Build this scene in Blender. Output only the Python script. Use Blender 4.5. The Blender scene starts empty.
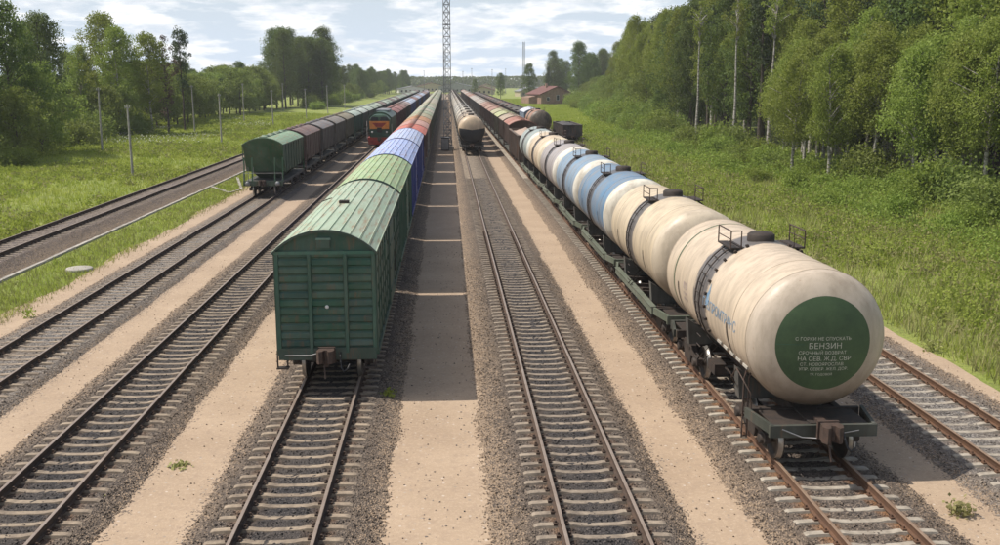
import bpy, bmesh, math, random
import numpy as np
from mathutils import Vector, Matrix
random.seed(7); rng = np.random.default_rng(11)
S = bpy.context.scene
COL = S.collection
R = math.radians

# ------------------------------------------------------------------ camera
cam_d = bpy.data.cameras.new('camera'); cam = bpy.data.objects.new('camera', cam_d); COL.objects.link(cam)
cam_d.sensor_width = 36.0; cam_d.lens = 36.0 * 975.0 / 1000.0
cam_d.clip_start = 0.2; cam_d.clip_end = 12000
cam.location = (0, 0, 8.97)
cam.rotation_euler = (R(90 - 11.14), 0, R(-3.11))
S.camera = cam

# ------------------------------------------------------------------ light
SUN_EL, SUN_AZ = 57.0, 4.5       # elevation; sun stands over -X, turned this much towards +Y
to_sun = Vector((-math.cos(R(SUN_EL)) * math.cos(R(SUN_AZ)), math.cos(R(SUN_EL)) * math.sin(R(SUN_AZ)), math.sin(R(SUN_EL))))
sd = bpy.data.lights.new('sun', 'SUN'); sd.energy = 4.1; sd.angle = R(0.55); sd.color = (1.0, 0.93, 0.83)
sun = bpy.data.objects.new('sun', sd); COL.objects.link(sun)
sun.rotation_euler = to_sun.to_track_quat('Z', 'Y').to_euler()

W = bpy.data.worlds.new('World'); S.world = W; W.use_nodes = True
nt = W.node_tree; nt.nodes.clear()
def N(tree, typ, **kw):
    n = tree.nodes.new(typ)
    for k, v in kw.items(): setattr(n, k, v)
    return n
def L(tree, a, b): tree.links.new(a, b)
out = N(nt, 'ShaderNodeOutputWorld'); bg = N(nt, 'ShaderNodeBackground'); bg.inputs[1].default_value = 0.10
sky = N(nt, 'ShaderNodeTexSky', sky_type='NISHITA'); sky.sun_disc = False
sky.sun_elevation = R(SUN_EL); sky.sun_rotation = math.atan2(to_sun.x, to_sun.y)
sky.air_density = 1.3; sky.dust_density = 3.0; sky.ozone_density = 1.0
tc = N(nt, 'ShaderNodeTexCoord'); sx = N(nt, 'ShaderNodeSeparateXYZ'); L(nt, tc.outputs['Generated'], sx.inputs[0])
def wm(op, a, b=None, clamp=False):
    n = N(nt, 'ShaderNodeMath', operation=op); n.use_clamp = clamp
    for i, v in enumerate((a, b)):
        if v is None: continue
        if isinstance(v, (int, float)): n.inputs[i].default_value = v
        else: L(nt, v, n.inputs[i])
    return n.outputs[0]
up = wm('MAXIMUM', sx.outputs[2], 0.0)
zz = wm('ADD', up, 0.20)      # clouds lie in one layer: they close up towards the horizon
cx = wm('DIVIDE', sx.outputs[0], zz); cy = wm('DIVIDE', sx.outputs[1], zz)
cmb = N(nt, 'ShaderNodeCombineXYZ'); L(nt, cx, cmb.inputs[0]); L(nt, cy, cmb.inputs[1])
def wnoise(loc, scale, det, ro):
    mp = N(nt, 'ShaderNodeMapping'); mp.inputs['Location'].default_value = loc; L(nt, cmb.outputs[0], mp.inputs[0])
    n = N(nt, 'ShaderNodeTexNoise'); n.inputs['Scale'].default_value = scale; n.inputs['Detail'].default_value = det; n.inputs['Roughness'].default_value = ro
    L(nt, mp.outputs[0], n.inputs['Vector']); return n.outputs['Fac']
def wramp(f, p0, p1, c0=(0, 0, 0, 1), c1=(1, 1, 1, 1)):
    r = N(nt, 'ShaderNodeValToRGB'); r.color_ramp.elements[0].position = p0; r.color_ramp.elements[1].position = p1
    r.color_ramp.elements[0].color = c0; r.color_ramp.elements[1].color = c1; L(nt, f, r.inputs[0]); return r.outputs[0]
low = wm('SUBTRACT', 1.0, wm('MULTIPLY', up, 2.2, True), clamp=True)      # cumulus hide more of the sky the lower one looks
cover = wramp(wm('ADD', wnoise((1.3, 0.4, 0), 3.4, 8, 0.58), wm('MULTIPLY', low, 0.07)), 0.50, 0.63)
puff = wramp(wm('ADD', wm('MULTIPLY', wnoise((7.3, 2.1, 4.0), 3.2, 7, 0.60), 0.55), wm('MULTIPLY', wnoise((2.3, 5.1, 1.0), 8.5, 6, 0.6), 0.45)), 0.42, 0.58, (7.5, 8.0, 8.7, 1), (10.8, 10.8, 10.8, 1))
base = N(nt, 'ShaderNodeMixRGB'); base.inputs[2].default_value = (6.7, 7.8, 9.2, 1)     # pale blue haze low down
L(nt, wm('POWER', low, 2.0), base.inputs[0]); L(nt, sky.outputs[0], base.inputs[1])
puff_dimmed = N(nt, 'ShaderNodeMixRGB', blend_type='MULTIPLY'); puff_dimmed.inputs[0].default_value = 1.0; L(nt, puff, puff_dimmed.inputs[1])
L(nt, wm('ADD', wm('MULTIPLY', low, 0.42), 0.60), puff_dimmed.inputs[2])  # clouds dimmed overhead, out of view, to cut the fill light
mx = N(nt, 'ShaderNodeMixRGB'); L(nt, cover, mx.inputs[0]); L(nt, base.outputs[0], mx.inputs[1]); L(nt, puff_dimmed.outputs[0], mx.inputs[2])
L(nt, mx.outputs[0], bg.inputs[0]); L(nt, bg.outputs[0], out.inputs[0])

S.view_settings.view_transform = 'Standard'; S.view_settings.look = 'None'
S.view_settings.exposure = 0.25; S.view_settings.gamma = 1.0; S.view_settings.use_curve_mapping = False
S.render.engine = 'CYCLES'
S.cycles.max_bounces = 6; S.cycles.transparent_max_bounces = 6; S.cycles.diffuse_bounces = 3

# ------------------------------------------------------------------ materials
MATS = {}
def newmat(name):
    m = bpy.data.materials.new(name); m.use_nodes = True; MATS[name] = m
    t = m.node_tree; b = t.nodes['Principled BSDF']
    return m, t, b
def noise(t, vec, scale, detail=4, rough=0.55):
    n = N(t, 'ShaderNodeTexNoise'); n.inputs['Scale'].default_value = scale; n.inputs['Detail'].default_value = detail
    n.inputs['Roughness'].default_value = rough; L(t, vec, n.inputs['Vector']); return n.outputs['Fac']
def ramp(t, fac, p0, p1, c0=None, c1=None):
    if c0 is None:
        r = N(t, 'ShaderNodeMapRange'); r.clamp = True; r.inputs['From Min'].default_value = p0; r.inputs['From Max'].default_value = p1
        L(t, fac, r.inputs['Value']); return r.outputs['Result']
    r = N(t, 'ShaderNodeValToRGB'); e = r.color_ramp.elements
    e[0].position = p0; e[1].position = p1; e[0].color = c0; e[1].color = c1
    L(t, fac, r.inputs[0]); return r.outputs[0]
def mix(t, fac, a, b, mode='MIX'):
    m = N(t, 'ShaderNodeMixRGB', blend_type=mode)
    for i, v in enumerate((fac, a, b)):
        if isinstance(v, (int, float)): m.inputs[i].default_value = v
        elif isinstance(v, tuple): m.inputs[i].default_value = v if len(v) == 4 else v + (1,)
        else: L(t, v, m.inputs[i])
    return m.outputs[0]
def math_(t, op, a, b=None, c=None, clamp=False):
    n = N(t, 'ShaderNodeMath', operation=op); n.use_clamp = clamp
    for i, v in enumerate((a, b, c)):
        if v is None: continue
        if isinstance(v, (int, float)): n.inputs[i].default_value = v
        else: L(t, v, n.inputs[i])
    return n.outputs[0]
def bump(t, b, h, dist=0.02, strength=0.6):
    n = N(t, 'ShaderNodeBump'); n.inputs['Distance'].default_value = dist; n.inputs['Strength'].default_value = strength
    L(t, h, n.inputs['Height']); L(t, n.outputs[0], b.inputs['Normal'])
def coords(t, world=True, scale=(1, 1, 1), jitter=False):
    if world:
        g = N(t, 'ShaderNodeNewGeometry'); v = g.outputs['Position']
    else:
        g = N(t, 'ShaderNodeTexCoord'); v = g.outputs['Object']
    m = N(t, 'ShaderNodeMapping'); m.inputs['Scale'].default_value = scale; L(t, v, m.inputs[0])
    if jitter:
        oi = N(t, 'ShaderNodeObjectInfo'); c = N(t, 'ShaderNodeCombineXYZ')
        L(t, math_(t, 'MULTIPLY', oi.outputs['Random'], 37.0), c.inputs[0]); L(t, math_(t, 'MULTIPLY', oi.outputs['Random'], 91.0), c.inputs[1])
        L(t, c.outputs[0], m.inputs['Location'])
    return m.outputs[0]
def simple(name, c, rough=0.75, metal=0.0, var=0.25, scale=6.0, bumpd=0.004, c2=None, world=True, patch=None):
    m, t, b = newmat(name)
    v = coords(t, world)
    f = noise(t, v, scale, 6, 0.62); d = c2 or tuple(x * (1 - var * 1.6) for x in c)
    col = mix(t, ramp(t, f, 0.32, 0.68), d, c)
    f2 = noise(t, v, scale * 9, 3)
    col = mix(t, ramp(t, f2, 0.3, 0.7), col, mix(t, 1.0, col, (1.0 - var * .5,) * 3, 'MULTIPLY'))
    if patch: col = mix(t, ramp(t, noise(t, v, scale * 0.35, 5, 0.7), 0.52, 0.62), col, patch)
    L(t, col, b.inputs['Base Color']); b.inputs['Roughness'].default_value = rough; b.inputs['Metallic'].default_value = metal
    bump(t, b, f2, bumpd, 0.5)
    return m
# painted steel whose colour comes from the object; rust, dust and dried streaks on top
def paint(name, rough=0.55, rust=0.5, streak_axis='z', dirt=(0.10, 0.085, 0.07), rustc=(0.20, 0.085, 0.04), fade=0.25, dirt_amt=0.6):
    m, t, b = newmat(name)
    oi = N(t, 'ShaderNodeObjectInfo'); c = oi.outputs['Color']
    sc = {'z': (3.0, 3.0, 0.35), 'y': (4.0, 0.35, 1.0)}[streak_axis]
    v = coords(t, False, (1, 1, 1), True); vs = coords(t, False, sc, True)
    big = noise(t, v, 0.55, 5, 0.6); st = noise(t, vs, 2.2, 6, 0.62); fine = noise(t, v, 14, 4, 0.6)
    col = mix(t, math_(t, 'MULTIPLY', ramp(t, big, 0.35, 0.65), fade), c, mix(t, 0.45, c, (0.62, 0.60, 0.54)))
    col = mix(t, math_(t, 'MULTIPLY', ramp(t, st, 0.46, 0.72), dirt_amt), col, mix(t, 0.6, c, dirt))
    rs = math_(t, 'MULTIPLY', ramp(t, noise(t, vs, 1.9, 8, 0.72), 0.60 - 0.1 * rust, 0.68), rust)
    col = mix(t, rs, col, rustc)
    col = mix(t, math_(t, 'MULTIPLY', fine, 0.35), col, mix(t, 1.0, col, (0.72, 0.72, 0.72), 'MULTIPLY'))
    L(t, col, b.inputs['Base Color'])
    L(t, math_(t, 'ADD', math_(t, 'MULTIPLY', st, 0.3), rough - 0.12), b.inputs['Roughness'])
    bump(t, b, mix(t, 0.5, fine, st), 0.006, 0.4)
    return m
paint('wagon_paint'); paint('roof_paint', 0.72, 0.85, 'y', fade=0.45, dirt_amt=0.45, dirt=(0.22, 0.17, 0.12), rustc=(0.30, 0.15, 0.08)); paint('old_paint', 0.7, 0.9)
paint('frame_paint', 0.7, 0.35, dirt=(0.05, 0.045, 0.04))

# tank shell: cream paint, oil spill band round the dome, dried runs; the stain has its own ragged outline
m, t, b = newmat('tank_paint')
oi = N(t, 'ShaderNodeObjectInfo')
g = N(t, 'ShaderNodeTexCoord'); v0 = g.outputs['Object']
v = coords(t, False, (1, 1, 1), True); vs = coords(t, False, (1.4, 2.4, 0.5), True)
sp = N(t, 'ShaderNodeSeparateXYZ'); L(t, v0, sp.inputs[0])
big = noise(t, v, 0.8, 5, 0.6); runs = noise(t, vs, 1.3, 7, 0.66); fine = noise(t, v, 9, 4, 0.6)
col = mix(t, math_(t, 'MULTIPLY', ramp(t, big, 0.35, 0.7), 0.75), oi.outputs['Color'], mix(t, 0.32, oi.outputs['Color'], (0.42, 0.33, 0.22)))
col = mix(t, math_(t, 'MULTIPLY', ramp(t, runs, 0.42, 0.66), 0.62), col, (0.27, 0.22, 0.165))
# soot and brake dust gathered along the belly
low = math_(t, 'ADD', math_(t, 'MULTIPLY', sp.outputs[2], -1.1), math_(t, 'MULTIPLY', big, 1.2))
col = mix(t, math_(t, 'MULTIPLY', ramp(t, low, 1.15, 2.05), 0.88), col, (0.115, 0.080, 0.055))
col = mix(t, math_(t, 'MULTIPLY', ramp(t, noise(t, vs, 4.2, 8, 0.75), 0.60, 0.70), 0.5), col, (0.25, 0.13, 0.07))
# spill band about the middle, ragged
ay = math_(t, 'ABSOLUTE', math_(t, 'SUBTRACT', sp.outputs[1], 0.12))
edge = math_(t, 'ADD', ay, math_(t, 'MULTIPLY', math_(t, 'SUBTRACT', noise(t, vs, 2.0, 6, 0.7), 0.5), 0.55))
band = math_(t, 'SUBTRACT', 1.0, ramp(t, edge, 0.56, 0.66))
bandc = mix(t, fine, (0.055, 0.052, 0.055), (0.14, 0.13, 0.13))
col = mix(t, math_(t, 'MULTIPLY', band, 0.93), col, bandc)
L(t, col, b.inputs['Base Color'])
L(t, math_(t, 'ADD', math_(t, 'MULTIPLY', runs, 0.35), 0.30), b.inputs['Roughness'])
bump(t, b, mix(t, 0.5, fine, runs), 0.008, 0.35)

simple('dark_iron', (0.026, 0.022, 0.020), 0.75, 0.1, 0.4, 5, c2=(0.060, 0.042, 0.032))
simple('wheel_steel', (0.07, 0.055, 0.045), 0.5, 0.5, 0.3, 6, c2=(0.03, 0.028, 0.026))
simple('tread_steel', (0.42, 0.40, 0.37), 0.35, 0.7, 0.2, 6)
simple('rail_side', (0.10, 0.062, 0.042), 0.85, 0.1, 0.3, 3, c2=(0.055, 0.038, 0.03))
simple('rail_side_orange', (0.155, 0.082, 0.046), 0.85, 0.1, 0.3, 3, c2=(0.10, 0.055, 0.035))
simple('rail_top', (0.33, 0.27, 0.225), 0.5, 0.25, 0.2, 2, c2=(0.25, 0.19, 0.15))
simple('rail_top_orange', (0.30, 0.215, 0.155), 0.55, 0.2, 0.2, 2, c2=(0.23, 0.15, 0.10))
simple('coupler_iron', (0.105, 0.066, 0.050), 0.7, 0.2, 0.3, 8, c2=(0.05, 0.036, 0.030))
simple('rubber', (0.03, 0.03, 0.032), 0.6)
simple('galvanised', (0.30, 0.31, 0.32), 0.5, 0.5, 0.3, 2, c2=(0.17, 0.16, 0.155))
simple('concrete', (0.42, 0.40, 0.36), 0.9, 0, 0.25, 2.5)
simple('trough_concrete', (0.46, 0.43, 0.38), 0.9, 0, 0.25, 1.5)
simple('white_paint', (0.74, 0.73, 0.70), 0.6, 0, 0.1)
simple('blue_lettering', (0.10, 0.24, 0.40), 0.5, 0, 0.2, 4, c2=(0.25, 0.33, 0.42))
simple('mauve_lettering', (0.33, 0.25, 0.24), 0.6, 0, 0.25, 5, c2=(0.45, 0.37, 0.30))
simple('cream_lettering', (0.62, 0.62, 0.52), 0.6, 0, 0.25, 9)
simple('disc_green', (0.058, 0.105, 0.042), 0.6, 0, 0.25, 1.6, c2=(0.032, 0.064, 0.028))
simple('green_weathered', (0.04, 0.12, 0.08), 0.6)
simple('bark_dark', (0.11, 0.085, 0.065), 0.9, 0, 0.4, 4)
simple('glass_dark', (0.02, 0.025, 0.03), 0.15, 0, 0.1)
simple('loco_green', (0.025, 0.075, 0.035), 0.45, 0, 0.3, 2)
simple('loco_red', (0.42, 0.040, 0.022), 0.45, 0, 0.3, 2)
simple('loco_orange', (0.80, 0.27, 0.04), 0.45, 0, 0.2, 2)
simple('load_stuff', (0.26, 0.17, 0.11), 0.95, 0, 0.4, 3)
simple('roof_red', (0.20, 0.085, 0.070), 0.8, 0, 0.3, 1.5)
simple('brick_pale', (0.36, 0.23, 0.165), 0.9, 0, 0.25, 1.2)
simple('wall_cream', (0.52, 0.44, 0.30), 0.9, 0, 0.2, 1.0)
simple('wall_grey', (0.36, 0.36, 0.36), 0.9, 0, 0.2, 1.0)
simple('roof_grey', (0.27, 0.28, 0.30), 0.7, 0, 0.25, 1.0)
simple('sleeper_concrete', (0.37, 0.295, 0.215), 0.9, 0, 0.3, 3.5, c2=(0.16, 0.125, 0.095))
simple('sleeper_grey', (0.34, 0.28, 0.215), 0.9, 0, 0.3, 3.5, c2=(0.15, 0.12, 0.095))
simple('sleeper_pale', (0.42, 0.375, 0.31), 0.9, 0, 0.2, 3.5, c2=(0.23, 0.195, 0.155))

# birch bark: white with dark marks
m, t, b = newmat('bark_birch')
v = coords(t, True, (1, 1, 2.2)); f = noise(t, v, 2.3, 6, 0.7)
L(t, mix(t, ramp(t, f, 0.46, 0.60), (0.38, 0.36, 0.32), (0.10, 0.085, 0.07)), b.inputs['Base Color']); b.inputs['Roughness'].default_value = 0.85

def leafmat(name, c1, c2, trans=0.35, scale=0.6):
    m, t, b = newmat(name)
    oi = N(t, 'ShaderNodeObjectInfo'); v = coords(t, True)
    f = noise(t, v, scale, 4, 0.6)
    col = mix(t, ramp(t, f, 0.3, 0.7), c1, c2)
    hs = N(t, 'ShaderNodeHueSaturation'); L(t, col, hs.inputs['Color'])
    L(t, math_(t, 'ADD', math_(t, 'MULTIPLY', oi.outputs['Random'], 0.03), 0.480), hs.inputs['Hue'])
    L(t, math_(t, 'ADD', math_(t, 'MULTIPLY', oi.outputs['Random'], 0.5), 0.95), hs.inputs['Value'])
    L(t, hs.outputs[0], b.inputs['Base Color']); b.inputs['Roughness'].default_value = 0.65
    b.inputs['Specular IOR Level'].default_value = 0.25
    tr = N(t, 'ShaderNodeBsdfTranslucent'); L(t, mix(t, 0.35, hs.outputs[0], (0.20, 0.26, 0.03)), tr.inputs[0])
    ms = N(t, 'ShaderNodeMixShader'); ms.inputs[0].default_value = trans
    o = t.nodes['Material Output']; L(t, b.outputs[0], ms.inputs[1]); L(t, tr.outputs[0], ms.inputs[2]); L(t, ms.outputs[0], o.inputs[0])
    return m
leafmat('leaf_birch', (0.160, 0.210, 0.034), (0.245, 0.285, 0.068), 0.5)
leafmat('leaf_young', (0.165, 0.220, 0.040), (0.250, 0.295, 0.072), 0.5)
leafmat('leaf_dark', (0.062, 0.100, 0.026), (0.105, 0.145, 0.038), 0.4)
leafmat('leaf_pine', (0.036, 0.058, 0.026), (0.060, 0.085, 0.034), 0.2)
leafmat('leaf_brown', (0.075, 0.045, 0.030), (0.12, 0.075, 0.050), 0.1)
leafmat('leaf_bush', (0.150, 0.215, 0.034), (0.225, 0.285, 0.064), 0.48)
leafmat('leaf_willow', (0.140, 0.190, 0.044), (0.200, 0.250, 0.068), 0.48)
leafmat('grass_blade', (0.250, 0.325, 0.046), (0.390, 0.420, 0.096), 0.58, 0.22)
leafmat('weed_leaf', (0.200, 0.285, 0.040), (0.315, 0.375, 0.084), 0.55, 0.35)
leafmat('dry_grass', (0.28, 0.255, 0.12), (0.20, 0.215, 0.07), 0.3, 0.35)
simple('flower_white', (0.62, 0.62, 0.52), 0.8, 0, 0.1)

# ballast: separate stones by Voronoi cells, rust near the rails where asked
def ballast(name, c1, c2, c3, rust, crib=False):
    m, t, b = newmat(name)
    v = coords(t, True)
    vo = N(t, 'ShaderNodeTexVoronoi'); vo.inputs['Scale'].default_value = 25; L(t, v, vo.inputs['Vector'])
    sep = N(t, 'ShaderNodeSeparateColor'); L(t, vo.outputs['Color'], sep.inputs[0])
    col = mix(t, ramp(t, sep.outputs[0], 0.1, 0.9), c1, c2)
    col = mix(t, ramp(t, sep.outputs[1], 0.78, 0.86), col, c3)
    big = noise(t, v, 0.45, 5, 0.6)
    col = mix(t, math_(t, 'MULTIPLY', ramp(t, big, 0.42, 0.66), 0.5), col, (0.19, 0.145, 0.105))
    tc_ = N(t, 'ShaderNodeTexCoord'); s = N(t, 'ShaderNodeSeparateXYZ'); L(t, tc_.outputs['Object'], s.inputs[0])
    ax = math_(t, 'ABSOLUTE', s.outputs[0])
    near = math_(t, 'ABSOLUTE', math_(t, 'SUBTRACT', ax, 0.80))
    rs = math_(t, 'SUBTRACT', 1.0, ramp(t, math_(t, 'ADD', near, math_(t, 'MULTIPLY', math_(t, 'SUBTRACT', noise(t, v, 5, 4), 0.5), 0.35)), 0.08, 0.36))
    col = mix(t, math_(t, 'MULTIPLY', rs, rust), col, (0.27, 0.135, 0.06))
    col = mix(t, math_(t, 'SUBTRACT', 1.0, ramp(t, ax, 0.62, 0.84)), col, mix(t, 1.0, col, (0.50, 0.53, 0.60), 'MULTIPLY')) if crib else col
    # the shoulders are mixed with sand towards the toe
    sh = ramp(t, math_(t, 'ADD', ax, math_(t, 'MULTIPLY', math_(t, 'SUBTRACT', noise(t, v, 2.2, 6, 0.7), 0.5), 1.2)), 1.45, 2.25)
    col = mix(t, math_(t, 'GREATER_THAN', math_(t, 'MULTIPLY', sh, 0.9), sep.outputs[2]), col, mix(t, sep.outputs[0], (0.30, 0.215, 0.14), (0.44, 0.33, 0.235)))
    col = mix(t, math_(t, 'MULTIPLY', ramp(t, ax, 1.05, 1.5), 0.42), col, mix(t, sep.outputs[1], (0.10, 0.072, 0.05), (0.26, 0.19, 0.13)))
    L(t, col, b.inputs['Base Color']); b.inputs['Roughness'].default_value = 0.95
    bump(t, b, vo.outputs['Distance'], 0.05, 0.9)
    return m
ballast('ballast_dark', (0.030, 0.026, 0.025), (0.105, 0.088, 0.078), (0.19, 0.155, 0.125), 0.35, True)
ballast('ballast_rusty', (0.045, 0.037, 0.033), (0.135, 0.108, 0.090), (0.23, 0.18, 0.14), 0.8)
ballast('ballast_grey', (0.085, 0.080, 0.075), (0.22, 0.20, 0.185), (0.34, 0.31, 0.28), 0.25)
ballast('ballast_pink', (0.070, 0.058, 0.053), (0.19, 0.155, 0.145), (0.28, 0.235, 0.215), 0.2)

# yard sand: compacted, with pebbles and darker damp patches, weeds worked in with noise
m, t, b = newmat('yard_sand')
v = coords(t, True)
f1 = noise(t, v, 0.35, 6, 0.6); f2 = noise(t, v, 3.0, 6, 0.65); f3 = noise(t, v, 30, 3, 0.6)
col = mix(t, ramp(t, f1, 0.35, 0.68), (0.335, 0.245, 0.165), (0.430, 0.322, 0.222))
col = mix(t, math_(t, 'MULTIPLY', ramp(t, f2, 0.50, 0.70), 0.55), col, (0.28, 0.205, 0.148))
col = mix(t, math_(t, 'MULTIPLY', ramp(t, f3, 0.40, 0.64), 0.35), col, (0.29, 0.22, 0.165))
col = mix(t, math_(t, 'MULTIPLY', ramp(t, noise(t, v, 11, 5, 0.7), 0.50, 0.64), 0.45), col, (0.50, 0.385, 0.28))
vo = N(t, 'ShaderNodeTexVoronoi'); vo.inputs['Scale'].default_value = 7; L(t, v, vo.inputs['Vector'])
sep = N(t, 'ShaderNodeSeparateColor'); L(t, vo.outputs['Color'], sep.inputs[0])
peb = math_(t, 'MULTIPLY', math_(t, 'LESS_THAN', vo.outputs['Distance'], 0.22), math_(t, 'GREATER_THAN', sep.outputs[0], 0.70))
col = mix(t, math_(t, 'MULTIPLY', peb, 0.75), col, mix(t, sep.outputs[1], (0.16, 0.13, 0.10), (0.58, 0.50, 0.42)))
s = N(t, 'ShaderNodeSeparateXYZ'); L(t, v, s.inputs[0])
# far down the yard the aisles are greyer, mixed with spilt ballast
col = mix(t, math_(t, 'MULTIPLY', ramp(t, math_(t, 'ADD', math_(t, 'MULTIPLY', s.outputs[1], 0.01), math_(t, 'MULTIPLY', f1, 0.6)), 0.9, 1.9), 0.35), col, (0.27, 0.215, 0.17))
# ballast stones kicked out over the sand beside every bed
dist = None
for xc in (-13.9, -8.85, -3.43, 3.02, 8.34, 13.4):
    d_ = math_(t, 'ABSOLUTE', math_(t, 'SUBTRACT', s.outputs[0], xc)); dist = d_ if dist is None else math_(t, 'MINIMUM', dist, d_)
vs2 = N(t, 'ShaderNodeTexVoronoi'); vs2.inputs['Scale'].default_value = 27; L(t, v, vs2.inputs['Vector'])
se2 = N(t, 'ShaderNodeSeparateColor'); L(t, vs2.outputs['Color'], se2.inputs[0])
spill = math_(t, 'SUBTRACT', 1.0, ramp(t, math_(t, 'ADD', dist, math_(t, 'MULTIPLY', math_(t, 'SUBTRACT', noise(t, v, 1.6, 7, 0.72), 0.5), 0.9)), 1.35, 2.15))
col = mix(t, math_(t, 'GREATER_THAN', math_(t, 'MULTIPLY', math_(t, 'POWER', spill, 1.4), 0.95), se2.outputs[2]), col, mix(t, se2.outputs[0], (0.06, 0.05, 0.043), (0.22, 0.165, 0.12)))
L(t, col, b.inputs['Base Color']); b.inputs['Roughness'].default_value = 0.95
bump(t, b, mix(t, 0.6, f3, f2), 0.03, 0.7)

m, t, b = newmat('grass_soil')
v = coords(t, True)
f1 = noise(t, v, 0.10, 6, 0.65); f2 = noise(t, v, 0.8, 6, 0.7); f3 = noise(t, v, 7, 5, 0.7)
col = mix(t, ramp(t, f1, 0.36, 0.66), (0.210, 0.270, 0.042), (0.315, 0.345, 0.078))
col = mix(t, math_(t, 'MULTIPLY', ramp(t, f2, 0.48, 0.72), 0.55), col, (0.175, 0.165, 0.065))
col = mix(t, math_(t, 'MULTIPLY', ramp(t, f3, 0.4, 0.7), 0.6), col, (0.045, 0.070, 0.018))
L(t, col, b.inputs['Base Color']); b.inputs['Roughness'].default_value = 0.95
bump(t, b, mix(t, 0.5, f3, f2), 0.25, 0.9)

# ------------------------------------------------------------------ mesh helpers
class MB:
    def __init__(s): s.v = []; s.f = []; s.m = []; s.sm = []
    def add(s, vs, fs, mi=0, smooth=False):
        o = len(s.v); s.v += [tuple(p) for p in vs]
        for f in fs: s.f.append(tuple(i + o for i in f)); s.m.append(mi); s.sm.append(smooth)
    def box(s, x0, x1, y0, y1, z0, z1, mi=0):
        s.add([(x0, y0, z0), (x1, y0, z0), (x1, y1, z0), (x0, y1, z0), (x0, y0, z1), (x1, y0, z1), (x1, y1, z1), (x0, y1, z1)],
              [(0, 3, 2, 1), (4, 5, 6, 7), (0, 1, 5, 4), (1, 2, 6, 5), (2, 3, 7, 6), (3, 0, 4, 7)], mi)
    def bar(s, a, b, w, h=None, mi=0):
        h = h or w; a = Vector(a); b = Vector(b); d = (b - a).normalized()
        up = Vector((0, 0, 1)) if abs(d.z) < 0.95 else Vector((0, 1, 0))
        x = d.cross(up).normalized() * w / 2; y = x.cross(d).normalized() * h / 2
        vs = [a - x - y, a + x - y, a + x + y, a - x + y, b - x - y, b + x - y, b + x + y, b - x + y]
        s.add(vs, [(0, 3, 2, 1)[::-1], (4, 5, 6, 7)[::-1], (0, 1, 5, 4)[::-1], (1, 2, 6, 5)[::-1], (2, 3, 7, 6)[::-1], (3, 0, 4, 7)[::-1]], mi)
    def tube(s, pts, r, n=8, mi=0, caps=True):
        pts = [Vector(p) for p in pts]; rs = r if isinstance(r, (list, tuple)) else [r] * len(pts); rings = []
        for i, p in enumerate(pts):
            d = (pts[min(i + 1, len(pts) - 1)] - pts[max(i - 1, 0)]).normalized()
            up = Vector((0, 0, 1)) if abs(d.z) < 0.9 else Vector((1, 0, 0))
            x = d.cross(up).normalized(); y = x.cross(d)
            rings.append([p + (x * math.cos(2 * math.pi * k / n) + y * math.sin(2 * math.pi * k / n)) * rs[i] for k in range(n)])
        vs = [q for rr in rings for q in rr]; fs = []
        for i in range(len(pts) - 1):
            for k in range(n): fs.append((i * n + k, i * n + (k + 1) % n, (i + 1) * n + (k + 1) % n, (i + 1) * n + k))
        s.add(vs, fs, mi, True)
        if caps: s.add(rings[0], [tuple(range(n))[::-1]], mi); s.add(rings[-1], [tuple(range(n))], mi)
    def lathe(s, prof, axis='y', n=32, mi=0, c=(0, 0, 0), smooth=True, a0=0, a1=2 * math.pi):
        full = abs(a1 - a0 - 2 * math.pi) < 1e-6; k = n if full else n + 1; vs = []; fs = []
        for (t_, r) in prof:
            for i in range(k):
                a = a0 + (a1 - a0) * i / n; p, q = r * math.cos(a), r * math.sin(a)
                vs.append({'y': (c[0] + p, c[1] + t_, c[2] + q), 'x': (c[0] + t_, c[1] + p, c[2] + q), 'z': (c[0] + p, c[1] + q, c[2] + t_)}[axis])
        for j in range(len(prof) - 1):
            for i in range(n): fs.append((j * k + i, j * k + (i + 1) % k, (j + 1) * k + (i + 1) % k, (j + 1) * k + i))
        s.add(vs, fs, mi, smooth)
    def prism(s, poly, axis, t0, t1, mi=0):
        def P(p, t_): return {'y': (p[0], t_, p[1]), 'x': (t_, p[0], p[1]), 'z': (p[0], p[1], t_)}[axis]
        n = len(poly); vs = [P(p, t0) for p in poly] + [P(p, t1) for p in poly]
        s.add(vs, [tuple(range(n))[::-1], tuple(range(n, 2 * n))] + [(i, (i + 1) % n, n + (i + 1) % n, n + i) for i in range(n)], mi)
    def mesh(s, name, mats):
        me = bpy.data.meshes.new(name); me.from_pydata(s.v, [], s.f)
        for m_ in mats: me.materials.append(MATS[m_])
        me.polygons.foreach_set('material_index', s.m); me.polygons.foreach_set('use_smooth', s.sm)
        bm = bmesh.new(); bm.from_mesh(me); bmesh.ops.recalc_face_normals(bm, faces=bm.faces); bm.to_mesh(me); bm.free()
        me.update(); return me
    def build(s, name, mats, parent=None, loc=None, color=None):
        if isinstance(mats, str): mats = [mats]
        return link(name, s.mesh(name, mats), parent, loc, color)
def link(name, me, parent=None, loc=None, color=None):
    o = bpy.data.objects.new(name, me); COL.objects.link(o)
    if parent: o.parent = parent
    if loc: o.location = loc
    if color: o.color = tuple(color) + (1,)
    return o
def thing(name, label, cat, loc=(0, 0, 0), rz=0, group=None):
    o = bpy.data.objects.new(name, None); COL.objects.link(o); o.location = loc; o.rotation_euler = (0, 0, rz); o.empty_display_size = 0.3
    return tag(o, label, cat, group)
def tag(o, label, cat, group=None):
    o['label'] = label; o['category'] = cat
    if group: o['group'] = group
    return o
def kind(o, k='structure'): o['kind'] = k; return o
CH = {}
def kids(o):
    return [c for c in o.children]
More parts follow.
